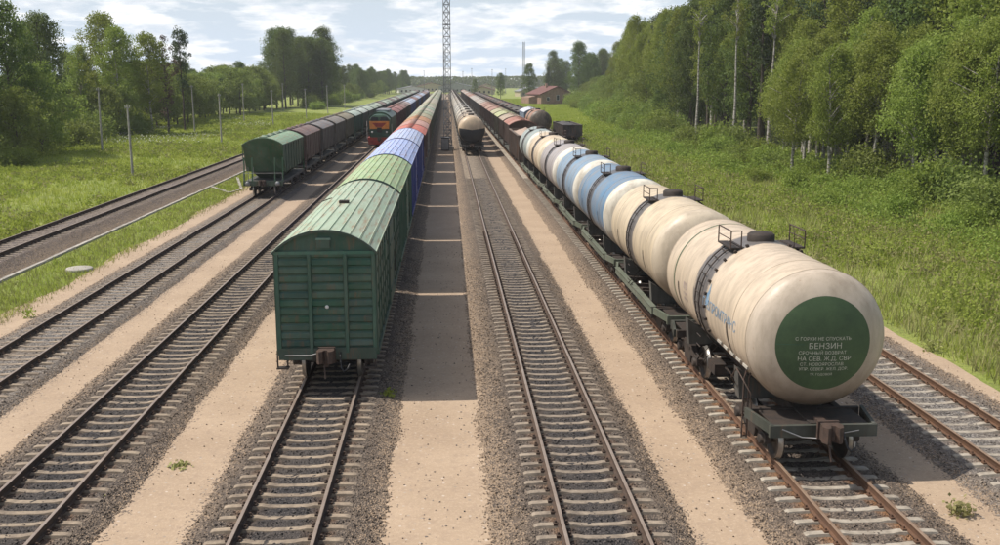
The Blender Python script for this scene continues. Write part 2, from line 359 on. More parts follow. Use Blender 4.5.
def copy_tree(o, parent=None, colors=None, kidmap=None):
    c = o.copy(); COL.objects.link(c); c.parent = parent
    b_ = o.name.split('.')[0]
    if colors and b_ in colors: c.color = tuple(colors[b_]) + (1,)
    for ch in kidmap[o.name]: copy_tree(ch, c, colors, kidmap)
    return c
def kmap(o, d=None):
    d = {} if d is None else d; d[o.name] = kids(o)
    for c in d[o.name]: kmap(c, d)
    return d
def npmesh(name, verts, faces, mats, smooth=False, mi=None):
    me = bpy.data.meshes.new(name); verts = np.asarray(verts, dtype=np.float32); faces = np.asarray(faces, dtype=np.int32)
    nf, k = faces.shape
    me.vertices.add(len(verts)); me.vertices.foreach_set('co', verts.ravel())
    me.loops.add(nf * k); me.loops.foreach_set('vertex_index', faces.ravel())
    me.polygons.add(nf); me.polygons.foreach_set('loop_start', np.arange(nf, dtype=np.int32) * k)
    me.polygons.foreach_set('loop_total', np.full(nf, k, dtype=np.int32))
    for m_ in mats: me.materials.append(MATS[m_])
    if mi is not None: me.polygons.foreach_set('material_index', np.asarray(mi, dtype=np.int32))
    if smooth: me.polygons.foreach_set('use_smooth', np.ones(nf, dtype=bool))
    me.update(calc_edges=True); return me

# ------------------------------------------------------------------ ground
def vnoise(x, y, seed=0, oct=4, f=1.0):
    out = np.zeros_like(x, dtype=float); amp = 1.0; tot = 0
    r = np.random.default_rng(seed)
    for _ in range(oct):
        for k in range(3):
            a = r.uniform(0, 2 * np.pi); ph = r.uniform(0, 6.28)
            out += amp * np.sin((x * np.cos(a) + y * np.sin(a)) * f * r.uniform(0.7, 1.3) + ph) / 3
        tot += amp; amp *= 0.55; f *= 2.1
    return out / tot
def sheet(name, xs, ys, zf, mat, smooth=True):
    X, Y = np.meshgrid(xs, ys); Z = zf(X, Y)
    v = np.stack([X, Y, Z], -1).reshape(-1, 3); nx, ny = len(xs), len(ys)
    i = np.arange(ny - 1)[:, None] * nx + np.arange(nx - 1)[None, :]
    f = np.stack([i, i + 1, i + nx + 1, i + nx], -1).reshape(-1, 4)
    return kind(link(name, npmesh(name, v, f, [mat], smooth)))
def terr(X, Y):
    z = np.full_like(X, -0.03, dtype=float)
    right = np.clip((X - 17.0) / 6, 0, 1); left = np.clip((-26.5 - X) / 8, 0, 1)
    z += right * (0.28 * vnoise(X, Y, 3, 4, 0.25) + 0.10) + left * (0.45 + 0.35 * vnoise(X, Y, 4, 4, 0.2))
    z -= 0.25 * np.exp(-((X + 25.2) / 0.9) ** 2)
    return z
xs = np.concatenate([[-6000, -2500, -900, -350, -160], np.arange(-110, -20, 1.5), [-19.9, -16, 0, 16, 17], np.arange(18, 90, 1.5), [110, 180, 400, 900, 2500, 6000]])
ys = np.concatenate([[-400, -60], np.arange(-10, 260, 2.0), np.arange(260, 700, 12), [900, 1500, 3000, 6000, 10000]])
sheet('ground', xs, ys, terr, 'grass_soil')

# sand of the yard, ragged on both edges
YS = np.concatenate([np.arange(-30, 140, 0.5), np.arange(140, 660, 6.0)])
le = -17.3 + 0.9 * vnoise(YS, YS * 0, 21, 5, 0.35); re = 16.25 + 0.35 * vnoise(YS, YS * 0, 22, 5, 0.5)
nx = 60; U = np.linspace(0, 1, nx)[None, :]
X = le[:, None] * (1 - U) + re[:, None] * U; Y = np.repeat(YS[:, None], nx, 1)
Z = 0.0 + 0.02 * vnoise(X, Y, 5, 4, 0.8)
v = np.stack([X, Y, Z], -1).reshape(-1, 3); i = np.arange(len(YS) - 1)[:, None] * nx + np.arange(nx - 1)[None, :]
kind(link('yard_ground', npmesh('yard_ground', v, np.stack([i, i + 1, i + nx + 1, i + nx], -1).reshape(-1, 4), ['yard_sand'], True)))

# ------------------------------------------------------------------ tracks
TR = {  # x, base z, bed half width left, right, ballast, sleeper, rails
    'E': (-22.6, 0.40, 2.0, 2.15, 'ballast_pink', 'sleeper_grey', ''),
    'D': (-13.9, 0.0, 2.0, 1.72, 'ballast_grey', 'sleeper_concrete', ''),
    'B': (-8.85, 0.0, 2.0, 1.85, 'ballast_dark', 'sleeper_concrete', ''),
    'A': (-3.43, 0.0, 1.85, 2.1, 'ballast_dark', 'sleeper_concrete', ''),
    'C': (3.02, 0.0, 2.25, 1.85, 'ballast_dark', 'sleeper_grey', ''),
    'F': (8.34, 0.0, 2.1, 1.95, 'ballast_rusty', 'sleeper_pale', '_orange'),
    'G': (13.4, 0.0, 1.9, 2.2, 'ballast_grey', 'sleeper_pale', '_orange')}
RT = 0.35
def rail_mb(x, y0, y1):
    b = MB(); z = 0.175
    pr = [(-.075, 0), (.075, 0), (.075, .012), (.012, .028), (.012, .128), (.036, .142), (.036, .172), (.030, .176), (-.030, .176), (-.036, .172), (-.036, .142), (-.012, .128), (-.012, .028), (-.075, .012)]
    n = len(pr); vs = [(x + p[0], y, z + p[1]) for y in (y0, y1) for p in pr]
    for i_ in range(n): b.add([vs[i_], vs[(i_ + 1) % n], vs[n + (i_ + 1) % n], vs[n + i_]], [(0, 1, 2, 3)], 1 if i_ in (6, 7, 8) else 0)
    b.add(vs[:n], [tuple(range(n))[::-1]], 0); b.add(vs[n:], [tuple(range(n))], 0)
    return b
def sleeper_mb():
    b = MB(); xs_ = [-1.35, -1.28, -1.0, -0.55, -0.40, -0.15, 0.15, 0.40, 0.55, 1.0, 1.28, 1.35]
    tops = [0.135, 0.16, 0.172, 0.178, 0.150, 0.142, 0.142, 0.150, 0.178, 0.172, 0.16, 0.135]; vs = []
    for x, tz in zip(xs_, tops): vs += [(x, -.13, -0.03), (x, -.075, tz), (x, .075, tz), (x, .13, -0.03)]
    fs = []
    for i_ in range(len(xs_) - 1):
        for k in range(3): fs.append((4 * i_ + k, 4 * i_ + k + 1, 4 * i_ + k + 5, 4 * i_ + k + 4))
    fs += [(0, 3, 2, 1), tuple(len(vs) - 4 + k for k in range(4))]
    b.add(vs, fs); return b
sl_me = {k: sleeper_mb().mesh('sleeper', [k]) for k in ('sleeper_concrete', 'sleeper_grey', 'sleeper_pale')}
fb = MB()
for sx_ in (-1, 1):
    for o_ in (-1, 1):
        xc = sx_ * .795 + o_ * .115
        fb.box(xc - .04, xc + .04, -.06, .06, .165, .215)
        fb.lathe([(0.2, .028), (0.262, .026), (0.264, 0.001)], 'z', 6, 0, (xc, 0, 0), False)
bedz = {}
def bed_profile(u, wl, wr):      # u: metres from track centre -> ballast height
    w = np.where(u < 0, wl, wr); a = np.abs(u)
    top = 0.132 - 0.022 * np.clip((a - 0.45) / 0.3, 0, 1) + 0.015 * np.clip((a - 1.0) / 0.3, 0, 1)
    return np.where(a < 1.42, top, np.maximum(top * (1 - (a - 1.42) / (w - 1.42 + 1e-6)), -0.05))
for tk, (x0, zb, wl, wr, bmat, smat, rs) in TR.items():
    ext = 0.45
    if tk == 'E': ext = 0.9
    def bz(U, Y, tk=tk, wl=wl, wr=wr, zb=zb):
        edge = 0.08 * vnoise(Y, U * 0 + x0, 31, 5, 1.6)
        z = bed_profile(U * (1 - 0.06 * edge), wl + edge, wr + edge)
        if zb: # embankment shoulders run down to the ground
            a = np.abs(U); z = np.where(a < 1.42, z, 0.13 - (a - 1.42) * 0.62)
            z = np.maximum(z, -zb - 0.06)
        return z
    parts_v = []; parts_f = []; off = 0
    xa = np.arange(-wl - ext, wr + ext + 0.001, 0.085)
    for ys_ in (np.arange(-6, 11, 0.4), np.arange(10.6, 48, 0.10), np.arange(47.9, 110, 0.35)):
        Uu, Yy = np.meshgrid(xa, ys_); jit = rng.normal(0, 0.010, Uu.shape)
        Zz = bz(Uu, Yy) + jit * (Yy > 10)
        vv = np.stack([Uu + rng.uniform(-.02, .02, Uu.shape), Yy, Zz], -1).reshape(-1, 3); n_ = len(xa)
        ii = np.arange(len(ys_) - 1)[:, None] * n_ + np.arange(n_ - 1)[None, :]
        parts_f.append(np.stack([ii, ii + 1, ii + n_ + 1, ii + n_], -1).reshape(-1, 4) + off); parts_v.append(vv); off += len(vv)
    xc_ = np.array([-wl - .3, -wl, -1.42, -.8, .8, 1.42, wr, wr + .3])
    if zb: xc_ = np.array([-2.4, -1.42, -.8, .8, 1.42, 2.4])
    ys_ = np.arange(109.5, 700, 5.0); Uu, Yy = np.meshgrid(xc_, ys_); Zz = bz(Uu, Yy)
    vv = np.stack([Uu, Yy, Zz], -1).reshape(-1, 3); n_ = len(xc_); ii = np.arange(len(ys_) - 1)[:, None] * n_ + np.arange(n_ - 1)[None, :]
    parts_f.append(np.stack([ii, ii + 1, ii + n_ + 1, ii + n_], -1).reshape(-1, 4) + off); parts_v.append(vv)
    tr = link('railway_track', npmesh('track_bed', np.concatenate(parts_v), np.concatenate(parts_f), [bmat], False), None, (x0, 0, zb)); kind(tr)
    for s_ in (-1, 1): rail_mb(s_ * .795, -6, 640).build('rail', ['rail_side' + rs, 'rail_top' + rs], tr)
    # sleepers: the near ones each a part, the rest one mesh
    pitch = 0.543; ystart = {'E': 28, 'D': 18, 'B': 8, 'A': 8, 'C': 8, 'F': 8, 'G': 14}[tk]
    off_y = random.random() * .5; n_ind = 150; fv = []; ff = []
    fme = fb
    for k in range(n_ind):
        o = link('sleeper', sl_me[smat], tr, (random.uniform(-.02, .02), ystart + off_y + k * pitch + random.uniform(-.02, .02), random.uniform(-.008, .006)))
        o.rotation_euler = (0, 0, random.uniform(-.012, .012))
    # fasteners of the nearest sleepers
    fv = np.array(fb.v); fx = MB(); cnt = 0
    for k in range(90):
        o_ = len(fx.v); fx.v += [tuple(p) for p in (fv + np.array([0, ystart + off_y + k * pitch, 0]))]
        for f_ in fb.f: fx.f.append(tuple(i_ + o_ for i_ in f_)); fx.m.append(0); fx.sm.append(False)
    kind(fx.build('rail_fastening', ['rail_side' + rs], tr), 'stuff')
    smb = sleeper_mb(); base_v = np.array([(-1.35, -.14, 0), (1.35, -.14, 0), (1.35, .14, 0), (-1.35, .14, 0), (-1.35, -.12, .165), (1.35, -.12, .165), (1.35, .12, .165), (-1.35, .12, .165)])
    base_f = np.array([(4, 5, 6, 7), (0, 1, 5, 4), (1, 2, 6, 5), (2, 3, 7, 6), (3, 0, 4, 7)])
    ky = np.concatenate([np.arange(-6, ystart + off_y - .3, pitch), np.arange(ystart + off_y + n_ind * pitch, 330, pitch)])
    VV = (base_v[None] + np.stack([ky * 0, ky, ky * 0], -1)[:, None]).reshape(-1, 3)
    FF = (base_f[None] + (np.arange(len(ky)) * 8)[:, None, None]).reshape(-1, 4)
    kind(link('sleeper_row', npmesh('sleeper_row', VV, FF, [smat]), tr), 'stuff')
    # loose stones lying on the bed
    ns = {'E': 4000, 'D': 7000, 'B': 11000, 'A': 10000, 'C': 11000, 'F': 10000, 'G': 9000}[tk]
    yl = {'E': 34, 'D': 24, 'B': 15, 'A': 15, 'C': 15, 'F': 15, 'G': 17}[tk]
    q = rng.random(ns) ** 1.5; sy = yl + q * 34; su = rng.uniform(-wl - .25, wr + .25, ns)
    on = (np.abs(np.abs(su) - .795) > .09); su = su[on]; sy = sy[on]; ns = len(su)
    inb = np.abs(su) < 1.35; ph = ((sy - ystart - off_y + pitch / 2) % pitch) - pitch / 2
    keep = ~(inb & (np.abs(ph) < .15) & (rng.random(ns) > .06)); su = su[keep]; sy = sy[keep]; ns = len(su)
    sz = bz(su, sy); r_ = rng.uniform(.014, .032, ns)
    octv = np.array([(1, 0, 0), (0, 1, 0), (-1, 0, 0), (0, -1, 0), (0, 0, .8), (0, 0, -.8)]); octf = np.array([(0, 1, 4), (1, 2, 4), (2, 3, 4), (3, 0, 4), (1, 0, 5), (2, 1, 5), (3, 2, 5), (0, 3, 5)])
    jj = octv[None] * rng.uniform(.6, 1.35, (ns, 6, 1)) * r_[:, None, None]; an = rng.uniform(0, 6.28, ns)
    xx = jj[..., 0] * np.cos(an)[:, None] - jj[..., 1] * np.sin(an)[:, None]; yy = jj[..., 0] * np.sin(an)[:, None] + jj[..., 1] * np.cos(an)[:, None]
    PV = np.stack([xx + su[:, None], yy + sy[:, None], jj[..., 2] + sz[:, None] + .012], -1).reshape(-1, 3)
    PF = (octf[None] + (np.arange(ns) * 6)[:, None, None]).reshape(-1, 3)
    kind(link('ballast_stones', npmesh('ballast_stones', PV, PF, [bmat]), tr), 'stuff')

# pebbles on the sand
ns = 6500; px = rng.uniform(-16.5, 16, ns); py = 15 + rng.random(ns) ** 1.4 * 40
r_ = rng.uniform(.008, .03, ns); jj = octv[None] * rng.uniform(.6, 1.35, (ns, 6, 1)) * r_[:, None, None]
PV = (jj + np.stack([px, py, px * 0 + .008], -1)[:, None]).reshape(-1, 3)
kind(link('pebbles', npmesh('pebbles', PV, (octf[None] + (np.arange(ns) * 6)[:, None, None]).reshape(-1, 3), ['ballast_grey'])), 'stuff')

# cable trough beside the far left track, built of lids, with its branch
TL = thing('cable_trough', 'long low concrete cable trough between the far left track bed and the olive grass', 'cable trough', (-20.35, 0, 0.0))
lb = MB(); lb.box(-.11, .11, -.49, .49, 0, .06); lme = lb.mesh('trough_lid', ['trough_concrete'])
for k in range(130):
    o = link('trough_lid', lme, TL, (random.uniform(-.015, .015), 30 + k * 1.0, random.uniform(0, .015))); o.rotation_euler = (random.uniform(-.01, .01), 0, random.uniform(-.01, .01))
b = MB(); b.box(-.12, .12, 160, 420, -.02, .07); b.build('trough_body', 'trough_concrete', TL)
b = MB(); b.box(-.14, .14, 29, 160, -.06, .02); b.build('trough_channel', 'concrete', TL)
TB = thing('cable_trough', 'short zigzag branch of the cable trough crossing the grass towards the green hopper wagon', 'cable trough', (0, 0, 0))
zz_ = [(-20.1, 84.5), (-17.6, 79.8), (-17.2, 82.5), (-19.6, 92.5)]
for a_, b_ in zip(zz_[:-1], zz_[1:]):
    L_ = math.dist(a_, b_); n_ = max(1, int(L_ / 1.0))
    for k in range(n_):
        u = (k + .5) / n_; o = link('trough_lid', lme, TB, (a_[0] + (b_[0] - a_[0]) * u, a_[1] + (b_[1] - a_[1]) * u, .03)); o.rotation_euler = (0, 0, math.atan2(b_[1] - a_[1], b_[0] - a_[0]) - math.pi / 2)
b = MB(); b.lathe([(0, .62), (.10, .62), (.13, .58), (.135, 0.001)], 'z', 28)
pl = thing('concrete_lid', 'pale round concrete lid lying on the olive grass left of the sand', 'lid', (-17.75, 47.2, -.01))
b.build('lid', 'trough_concrete', pl); b = MB(); b.lathe([(-.06, .5), (.0, .5)], 'z', 20); b.build('shaft_ring', 'concrete', pl)

# ------------------------------------------------------------------ running gear shared by the wagons
def wheelset_me():
    b = MB(); b.tube([(-1.02, 0, .475), (1.02, 0, .475)], .075, 8, 0)
    for s_ in (-1, 1):
        x = s_ * .735
        b.lathe([(x, .08), (x, .36), (x - s_ * .01, .40), (x - s_ * .01, .505), (x + s_ * .02, .505)], 'x', 24, 0, (0, 0, .475))
        b.lathe([(x + s_ * .02, .505), (x + s_ * .035, .478), (x + s_ * .13, .470)], 'x', 24, 1, (0, 0, .475))
        b.lathe([(x + s_ * .13, .470), (x + s_ * .13, .39), (x + s_ * .06, .36), (x + s_ * .06, .12), (x + s_ * .14, .10), (x + s_ * .14, 0.001)], 'x', 24, 0, (0, 0, .475))
    return b.mesh('wheelset', ['wheel_steel', 'tread_steel'])
def bogie_me():
    b = MB()
    for s_ in (-1, 1):
        x0_, x1_ = (s_ * .95, s_ * 1.10) if s_ > 0 else (-1.10, -.95)
        b.prism([(-1.15, .42), (-1.15, .62), (-.75, .66), (-.38, .90), (.38, .90), (.75, .66), (1.15, .62), (1.15, .42), (.80, .42), (.62, .56), (.42, .56), (.34, .30), (-.34, .30), (-.42, .56), (-.62, .56), (-.80, .42)], 'x', x0_, x1_)
        for yy_ in (-.925, .925): b.lathe([(s_ * .90, .13), (s_ * 1.17, .13), (s_ * 1.18, .10), (s_ * 1.18, .001)], 'x', 12, 0, (0, yy_, .475))
        for k in range(4): b.tube([(s_ * 1.02, -.21 + .14 * k, .33), (s_ * 1.02, -.21 + .14 * k, .70)], .055, 8)
        b.box(min(s_ * 1.12, s_ * .9), max(s_ * 1.12, s_ * .9), -.30, .30, .70, .78)
    b.box(-1.0, 1.0, -.20, .20, .58, .86); b.lathe([(.84, .32), (.98, .28)], 'z', 14)
    for yy_ in (-.5, .5): b.bar((-.9, yy_, .42), (.9, yy_, .42), .09)
    return b.mesh('bogie', ['dark_iron'])
def coupler_me():
    b = MB()     # automatic knuckle coupler pointing towards -y
    b.box(-.10, .10, -.35, .35, .96, 1.15)
    b.prism([(-.20, -.32), (.20, -.32), (.24, -.50), (.19, -.66), (.09, -.70), (.05, -.56), (-.04, -.52), (-.08, -.66), (-.17, -.72), (-.25, -.60)], 'z', .88, 1.24)
    b.prism([(-.24, -.30), (.24, -.30), (.24, -.22), (-.24, -.22)], 'z', .84, 1.26)
    b.box(-.05, .05, -.40, -.30, .72, .90); b.bar((-.06, -.46, .90), (-.02, -.62, .44), .035)
    return b.mesh('coupler', ['coupler_iron'])
simple('coupler_dark', (0.11, 0.075, 0.06), 0.7, 0.2, 0.3, 8, c2=(0.05, 0.04, 0.035))
WS, BG, CP = wheelset_me(), bogie_me(), coupler_me()
def hose_mb(x):
    b = MB(); p = [(x, 0, 1.06), (x, -.16, 1.02), (x + .02, -.30, .86), (x + .05, -.40, .68), (x + .12, -.44, .60), (x + .22, -.40, .66), (x + .27, -.30, .76)]
    b.tube(p, .026, 7); return b
def running_gear(root, bc, ends, cy=None):
    for s_ in (-1, 1):
        bg_ = link('bogie', BG, root, (0, s_ * bc, 0))
        for w_ in (-.925, .925): link('wheelset', WS, bg_, (0, w_, 0))
    for s_ in ends:
        y = s_ * cy
        c_ = link('coupler', CP, root, (0, y, 0)); c_.rotation_euler = (0, 0, 0 if s_ < 0 else math.pi)
        if s_ < 0: hose_mb(.36).build('brake_hose', 'rubber', root, (0, y, 0))
# ------------------------------------------------------------------ covered box wagon
def arch(hw, ze, zc, n=14):
    r = (hw * hw + (zc - ze) ** 2) / (2 * (zc - ze)); a = math.asin(hw / r)
    return [(r * math.sin(-a + 2 * a * k / n), zc - r + r * math.cos(-a + 2 * a * k / n)) for k in range(n + 1)]
BH, BZ0, BZE, BZC = 1.38, 1.02, 3.93, 4.52
def boxcar(name, label, L_, col, roofc, detail):
    t_ = thing(name, label, 'freight wagon'); h = L_ / 2
    b = MB(); pr = arch(BH, BZE, BZC - .03, 12)
    b.prism([(-BH, BZ0)] + pr + [(BH, BZ0)], 'y', -h, h); b.build('body', 'wagon_paint', t_, None, col)
    fr = MB(); fr.box(-BH + .12, BH - .12, -h + .02, h - .02, .80, BZ0 - .003); fr.box(-.20, .20, -h + .3, h - .3, .62, .80)
    for y in np.linspace(-h + 2.6, h - 2.6, 4): fr.box(-1.1, 1.1, y - .3, y + .3, .55, .80)
    fr.tube([(-.8, -1.2, .62), (-.8, .4, .62)], .22, 10); fr.build('underframe', 'dark_iron', t_)
    # roof: long metal sheets with standing seams along the wagon
    ro = arch(BH + .07, BZE + .005, BZC + .03, 11); ns_ = 11
    for k in range(ns_):
        (xa_, za), (xb_, zb_) = ro[k], ro[k + 1]; g_ = .006
        b = MB(); L2 = h + .10; dz = -.045; dx_ = xb_ - xa_; dzz = zb_ - za; l_ = math.hypot(dx_, dzz); ux, uz = dx_ / l_, dzz / l_
        p = [(xa_ + ux * g_, za + uz * g_), (xb_ - ux * g_, zb_ - uz * g_)]
        b.prism([p[0], (p[0][0] - uz * .016 + ux * .008, p[0][1] + ux * .016 + uz * .008), (p[0][0] + ux * .03, p[0][1] + uz * .03 + .002), (p[1][0] - ux * .03, p[1][1] - uz * .03 + .002), (p[1][0] - uz * .016 - ux * .008, p[1][1] + ux * .016 - uz * .008), p[1], (p[1][0] + uz * .03, p[1][1] - ux * .03), (p[0][0] + uz * .03, p[0][1] - ux * .03)], 'y', -L2, L2)
        b.build('roof_sheet', 'roof_paint', t_, None, roofc)
    b = MB()
    oo = arch(BH + .075, BZE + .01, BZC + .055, 14); ii_ = arch(BH + .075, BZE - .06, BZC - .02, 14)
    for s_ in (-1, 1):
        y0_, y1_ = (s_ * (h + .13), s_ * (h + .06)) if s_ < 0 else (h + .06, h + .13)
        b.prism(oo + ii_[::-1], 'y', y0_, y1_)
    b.build('roof_rim', 'wagon_paint', t_, None, tuple(c * .55 for c in col))
    # sides: posts, corrugated panels, sliding door
    npan = 6; dw = 1.05
    for s_ in (-1, 1):
        b = MB(); sp_ = (h - dw - .05) / npan
        for e in (-1, 1):
            for k in range(npan + 1):
                y = e * (dw + .05 + sp_ * k) if k < npan else e * (h - .04)
                if True: q_ = MB(); q_.box(min(s_ * BH, s_ * (BH + .055)), max(s_ * BH, s_ * (BH + .055)), y - .04, y + .04, BZ0 + .09, BZE - .11); q_.build('side_post', 'wagon_paint', t_, None, tuple(c * .85 for c in col))
                else: b.box(min(s_ * BH, s_ * (BH + .055)), max(s_ * BH, s_ * (BH + .055)), y - .04, y + .04, BZ0 + .02, BZE - .02)
        b.box(min(s_ * BH, s_ * (BH + .06)), max(s_ * BH, s_ * (BH + .06)), -h + .01, h - .01, BZE - .1, BZE - .01)
        b.box(min(s_ * BH, s_ * (BH + .07)), max(s_ * BH, s_ * (BH + .07)), -h + .01, h - .01, BZ0 - .06, BZ0 + .08)
        b.build('side_rib', 'wagon_paint', t_, None, tuple(c * .85 for c in col))
        if detail:
            pm = MB()
            for k in range(5):
                z = BZ0 + .22 + k * .52; pm.prism([(BH, z), (BH + .028, z + .06), (BH + .028, z + .36), (BH, z + .42)], 'y', -sp_ / 2 + .07, sp_ / 2 - .07)
            me = pm.mesh('side_panel', ['wagon_paint'])
            for e in (-1, 1):
                for k in range(npan):
                    o = link('side_panel', me, t_, (0, e * (dw + .05 + sp_ * (k + .5)), 0), col)
                    if s_ < 0: o.rotation_euler = (0, 0, math.pi)
        b = MB(); q = s_ * (BH + .03)
        b.box(min(q, q + s_ * .06), max(q, q + s_ * .06), -dw, dw, BZ0 + .05, BZE - .12)
        for z in (1.5, 2.3, 3.1): b.box(min(q, q + s_ * .085), max(q, q + s_ * .085), -dw + .05, dw - .05, z, z + .08)
        d_ = b.build('door', 'wagon_paint', t_, None, tuple(c * .92 for c in col))
        b = MB(); b.bar((q + s_ * .11, dw - .2, 1.9), (q + s_ * .11, dw - .2, 2.6), .03); b.build('handle', 'dark_iron', d_)
        for y in (-2.9, 2.9) if detail else ():
            b = MB(); b.box(min(s_ * BH, s_ * (BH + .075)), max(s_ * BH, s_ * (BH + .075)), y - .34, y + .34, 3.02, 3.55); b.build('loading_hatch', 'wagon_paint', t_, None, tuple(c * 1.15 for c in col))
    if detail:
        # end wall facing the camera: three bays of pressed boards between posts
        bays = [(-BH + .10, -.50), (-.38, .50), (.62, BH - .10)]
        for (a_, c_) in bays:
            for k in range(12):
                z = BZ0 + .18 + k * .233; w_ = random.uniform(0, .006)
                pb = MB(); pb.add([(a_, -h - .003, z), (c_, -h - .003, z), (c_, -h - .045 - w_, z + .045), (a_, -h - .045 - w_, z + .045), (c_, -h - .045 - w_, z + .165), (a_, -h - .045 - w_, z + .165), (c_, -h - .003, z + .215), (a_, -h - .003, z + .215)],
                              [(0, 1, 2, 3), (3, 2, 4, 5), (5, 4, 6, 7), (0, 3, 5, 7), (1, 6, 4, 2), (0, 7, 6, 1)])
                pb.build('end_board', 'wagon_paint', t_, None, tuple(c * random.uniform(.85, 1.1) for c in col))
        for x in (-.44, .56): b = MB(); b.prism([(x - .065, -h), (x - .045, -h - .10), (x + .045, -h - .10), (x + .065, -h)], 'z', BZ0 + .02, BZE - .06); b.build('end_post', 'wagon_paint', t_, None, tuple(c * 1.05 for c in col))
        for x in (-BH + .04, BH - .04): b = MB(); b.box(x - .05, x + .05, -h - .06, -h + .001, BZ0 - .02, BZE - .05); b.build('corner_post', 'wagon_paint', t_, None, tuple(c * 1.2 for c in col))
        b = MB(); b.box(-BH - .02, BH + .02, -h - .075, -h - .002, BZE - .06, BZE + .03); b.build('top_rail', 'wagon_paint', t_, None, tuple(c * 1.6 + .02 for c in col))
        b = MB(); b.box(-BH - .0, BH + .0, -h - .08, -h - .002, BZ0 - .18, BZ0 + .16); b.build('buffer_beam', 'wagon_paint', t_, None, tuple(c * .6 for c in col))
        v_ = MB(); v_.box(-.20, .16, -h - .10, -h - .002, BZE + .13, BZE + .36); vo_ = v_.build('vent_box', 'wagon_paint', t_, None, tuple(c * .8 for c in col))
        v_ = MB(); v_.prism([(-.23, BZE + .36), (.19, BZE + .36), (.17, BZE + .41), (-.21, BZE + .41)], 'y', -h - .13, -h - .002); v_.build('vent_cap', 'wagon_paint', vo_, None, tuple(c * 1.8 + .1 for c in col))
        v_ = MB(); v_.lathe([(-h - .05, .001), (-h - .05, .05), (-h - .04, .055)], 'y', 10, 0, (.02, -.012, BZ0 + 1.35)); v_.build('end_badge', 'white_paint', t_)
        hd = MB(); hd.bar((-.95, .35, BZC - .05), (-.6, .35, BZC + .07), .03); hd.box(-.22, .10, -.9, -.62, BZC + .03, BZC + .12); hd.build('roof_hatch', 'dark_iron', t_)
        for x in (-BH + .10, BH - .18):
            b = MB(); b.bar((x - .14, -h - .04, BZ0 - .05), (x - .14, -h - .04, .62), .04); b.bar((x + .14, -h - .04, BZ0 - .05), (x + .14, -h - .04, .62), .04); b.box(x - .17, x + .17, -h - .12, -h + .1, .58, .62); b.build('step', 'dark_iron', t_)
        b = MB(); b.box(-.42, -.34, -h - .14, -h - .01, .80, 1.0); b.build('lever_bracket', 'dark_iron', t_)
        b = MB(); b.tube([(-1.2, -h - .10, .98), (-.5, -h - .12, .98), (-.28, -h - .22, 1.06)], .018, 6); b.build('release_lever', 'galvanised', t_)
    running_gear(t_, h - 2.1, (-1, 1), h)
    return t_
# ------------------------------------------------------------------ tank wagon
TRr, TZ = 1.60, 2.86      # shell radius and axis height above the rail
def dome_y(r, bul=.62):
    return bul * (1 - min(1, r / TRr) ** 2.5) ** (1 / 2.1)
def text_on(parent, s, size, place, mat, name):
    cu = bpy.data.curves.new(name, 'FONT'); cu.body = s; cu.size = size; cu.align_x = 'CENTER'; cu.offset = 0.0
    o = bpy.data.objects.new(name, cu); COL.objects.link(o)
    dg = bpy.context.evaluated_depsgraph_get(); me = bpy.data.meshes.new_from_object(o.evaluated_get(dg))
    bpy.data.objects.remove(o)
    bm = bmesh.new(); bm.from_mesh(me)
    if size > .3: bmesh.ops.subdivide_edges(bm, edges=[e for e in bm.edges if e.calc_length() > .08], cuts=2); bmesh.ops.triangulate(bm, faces=bm.faces)
    for v_ in bm.verts: v_.co = place(v_.co.x, v_.co.y)
    bm.to_mesh(me); bm.free(); me.materials.clear(); me.materials.append(MATS[mat])
    return link(name, me, parent)
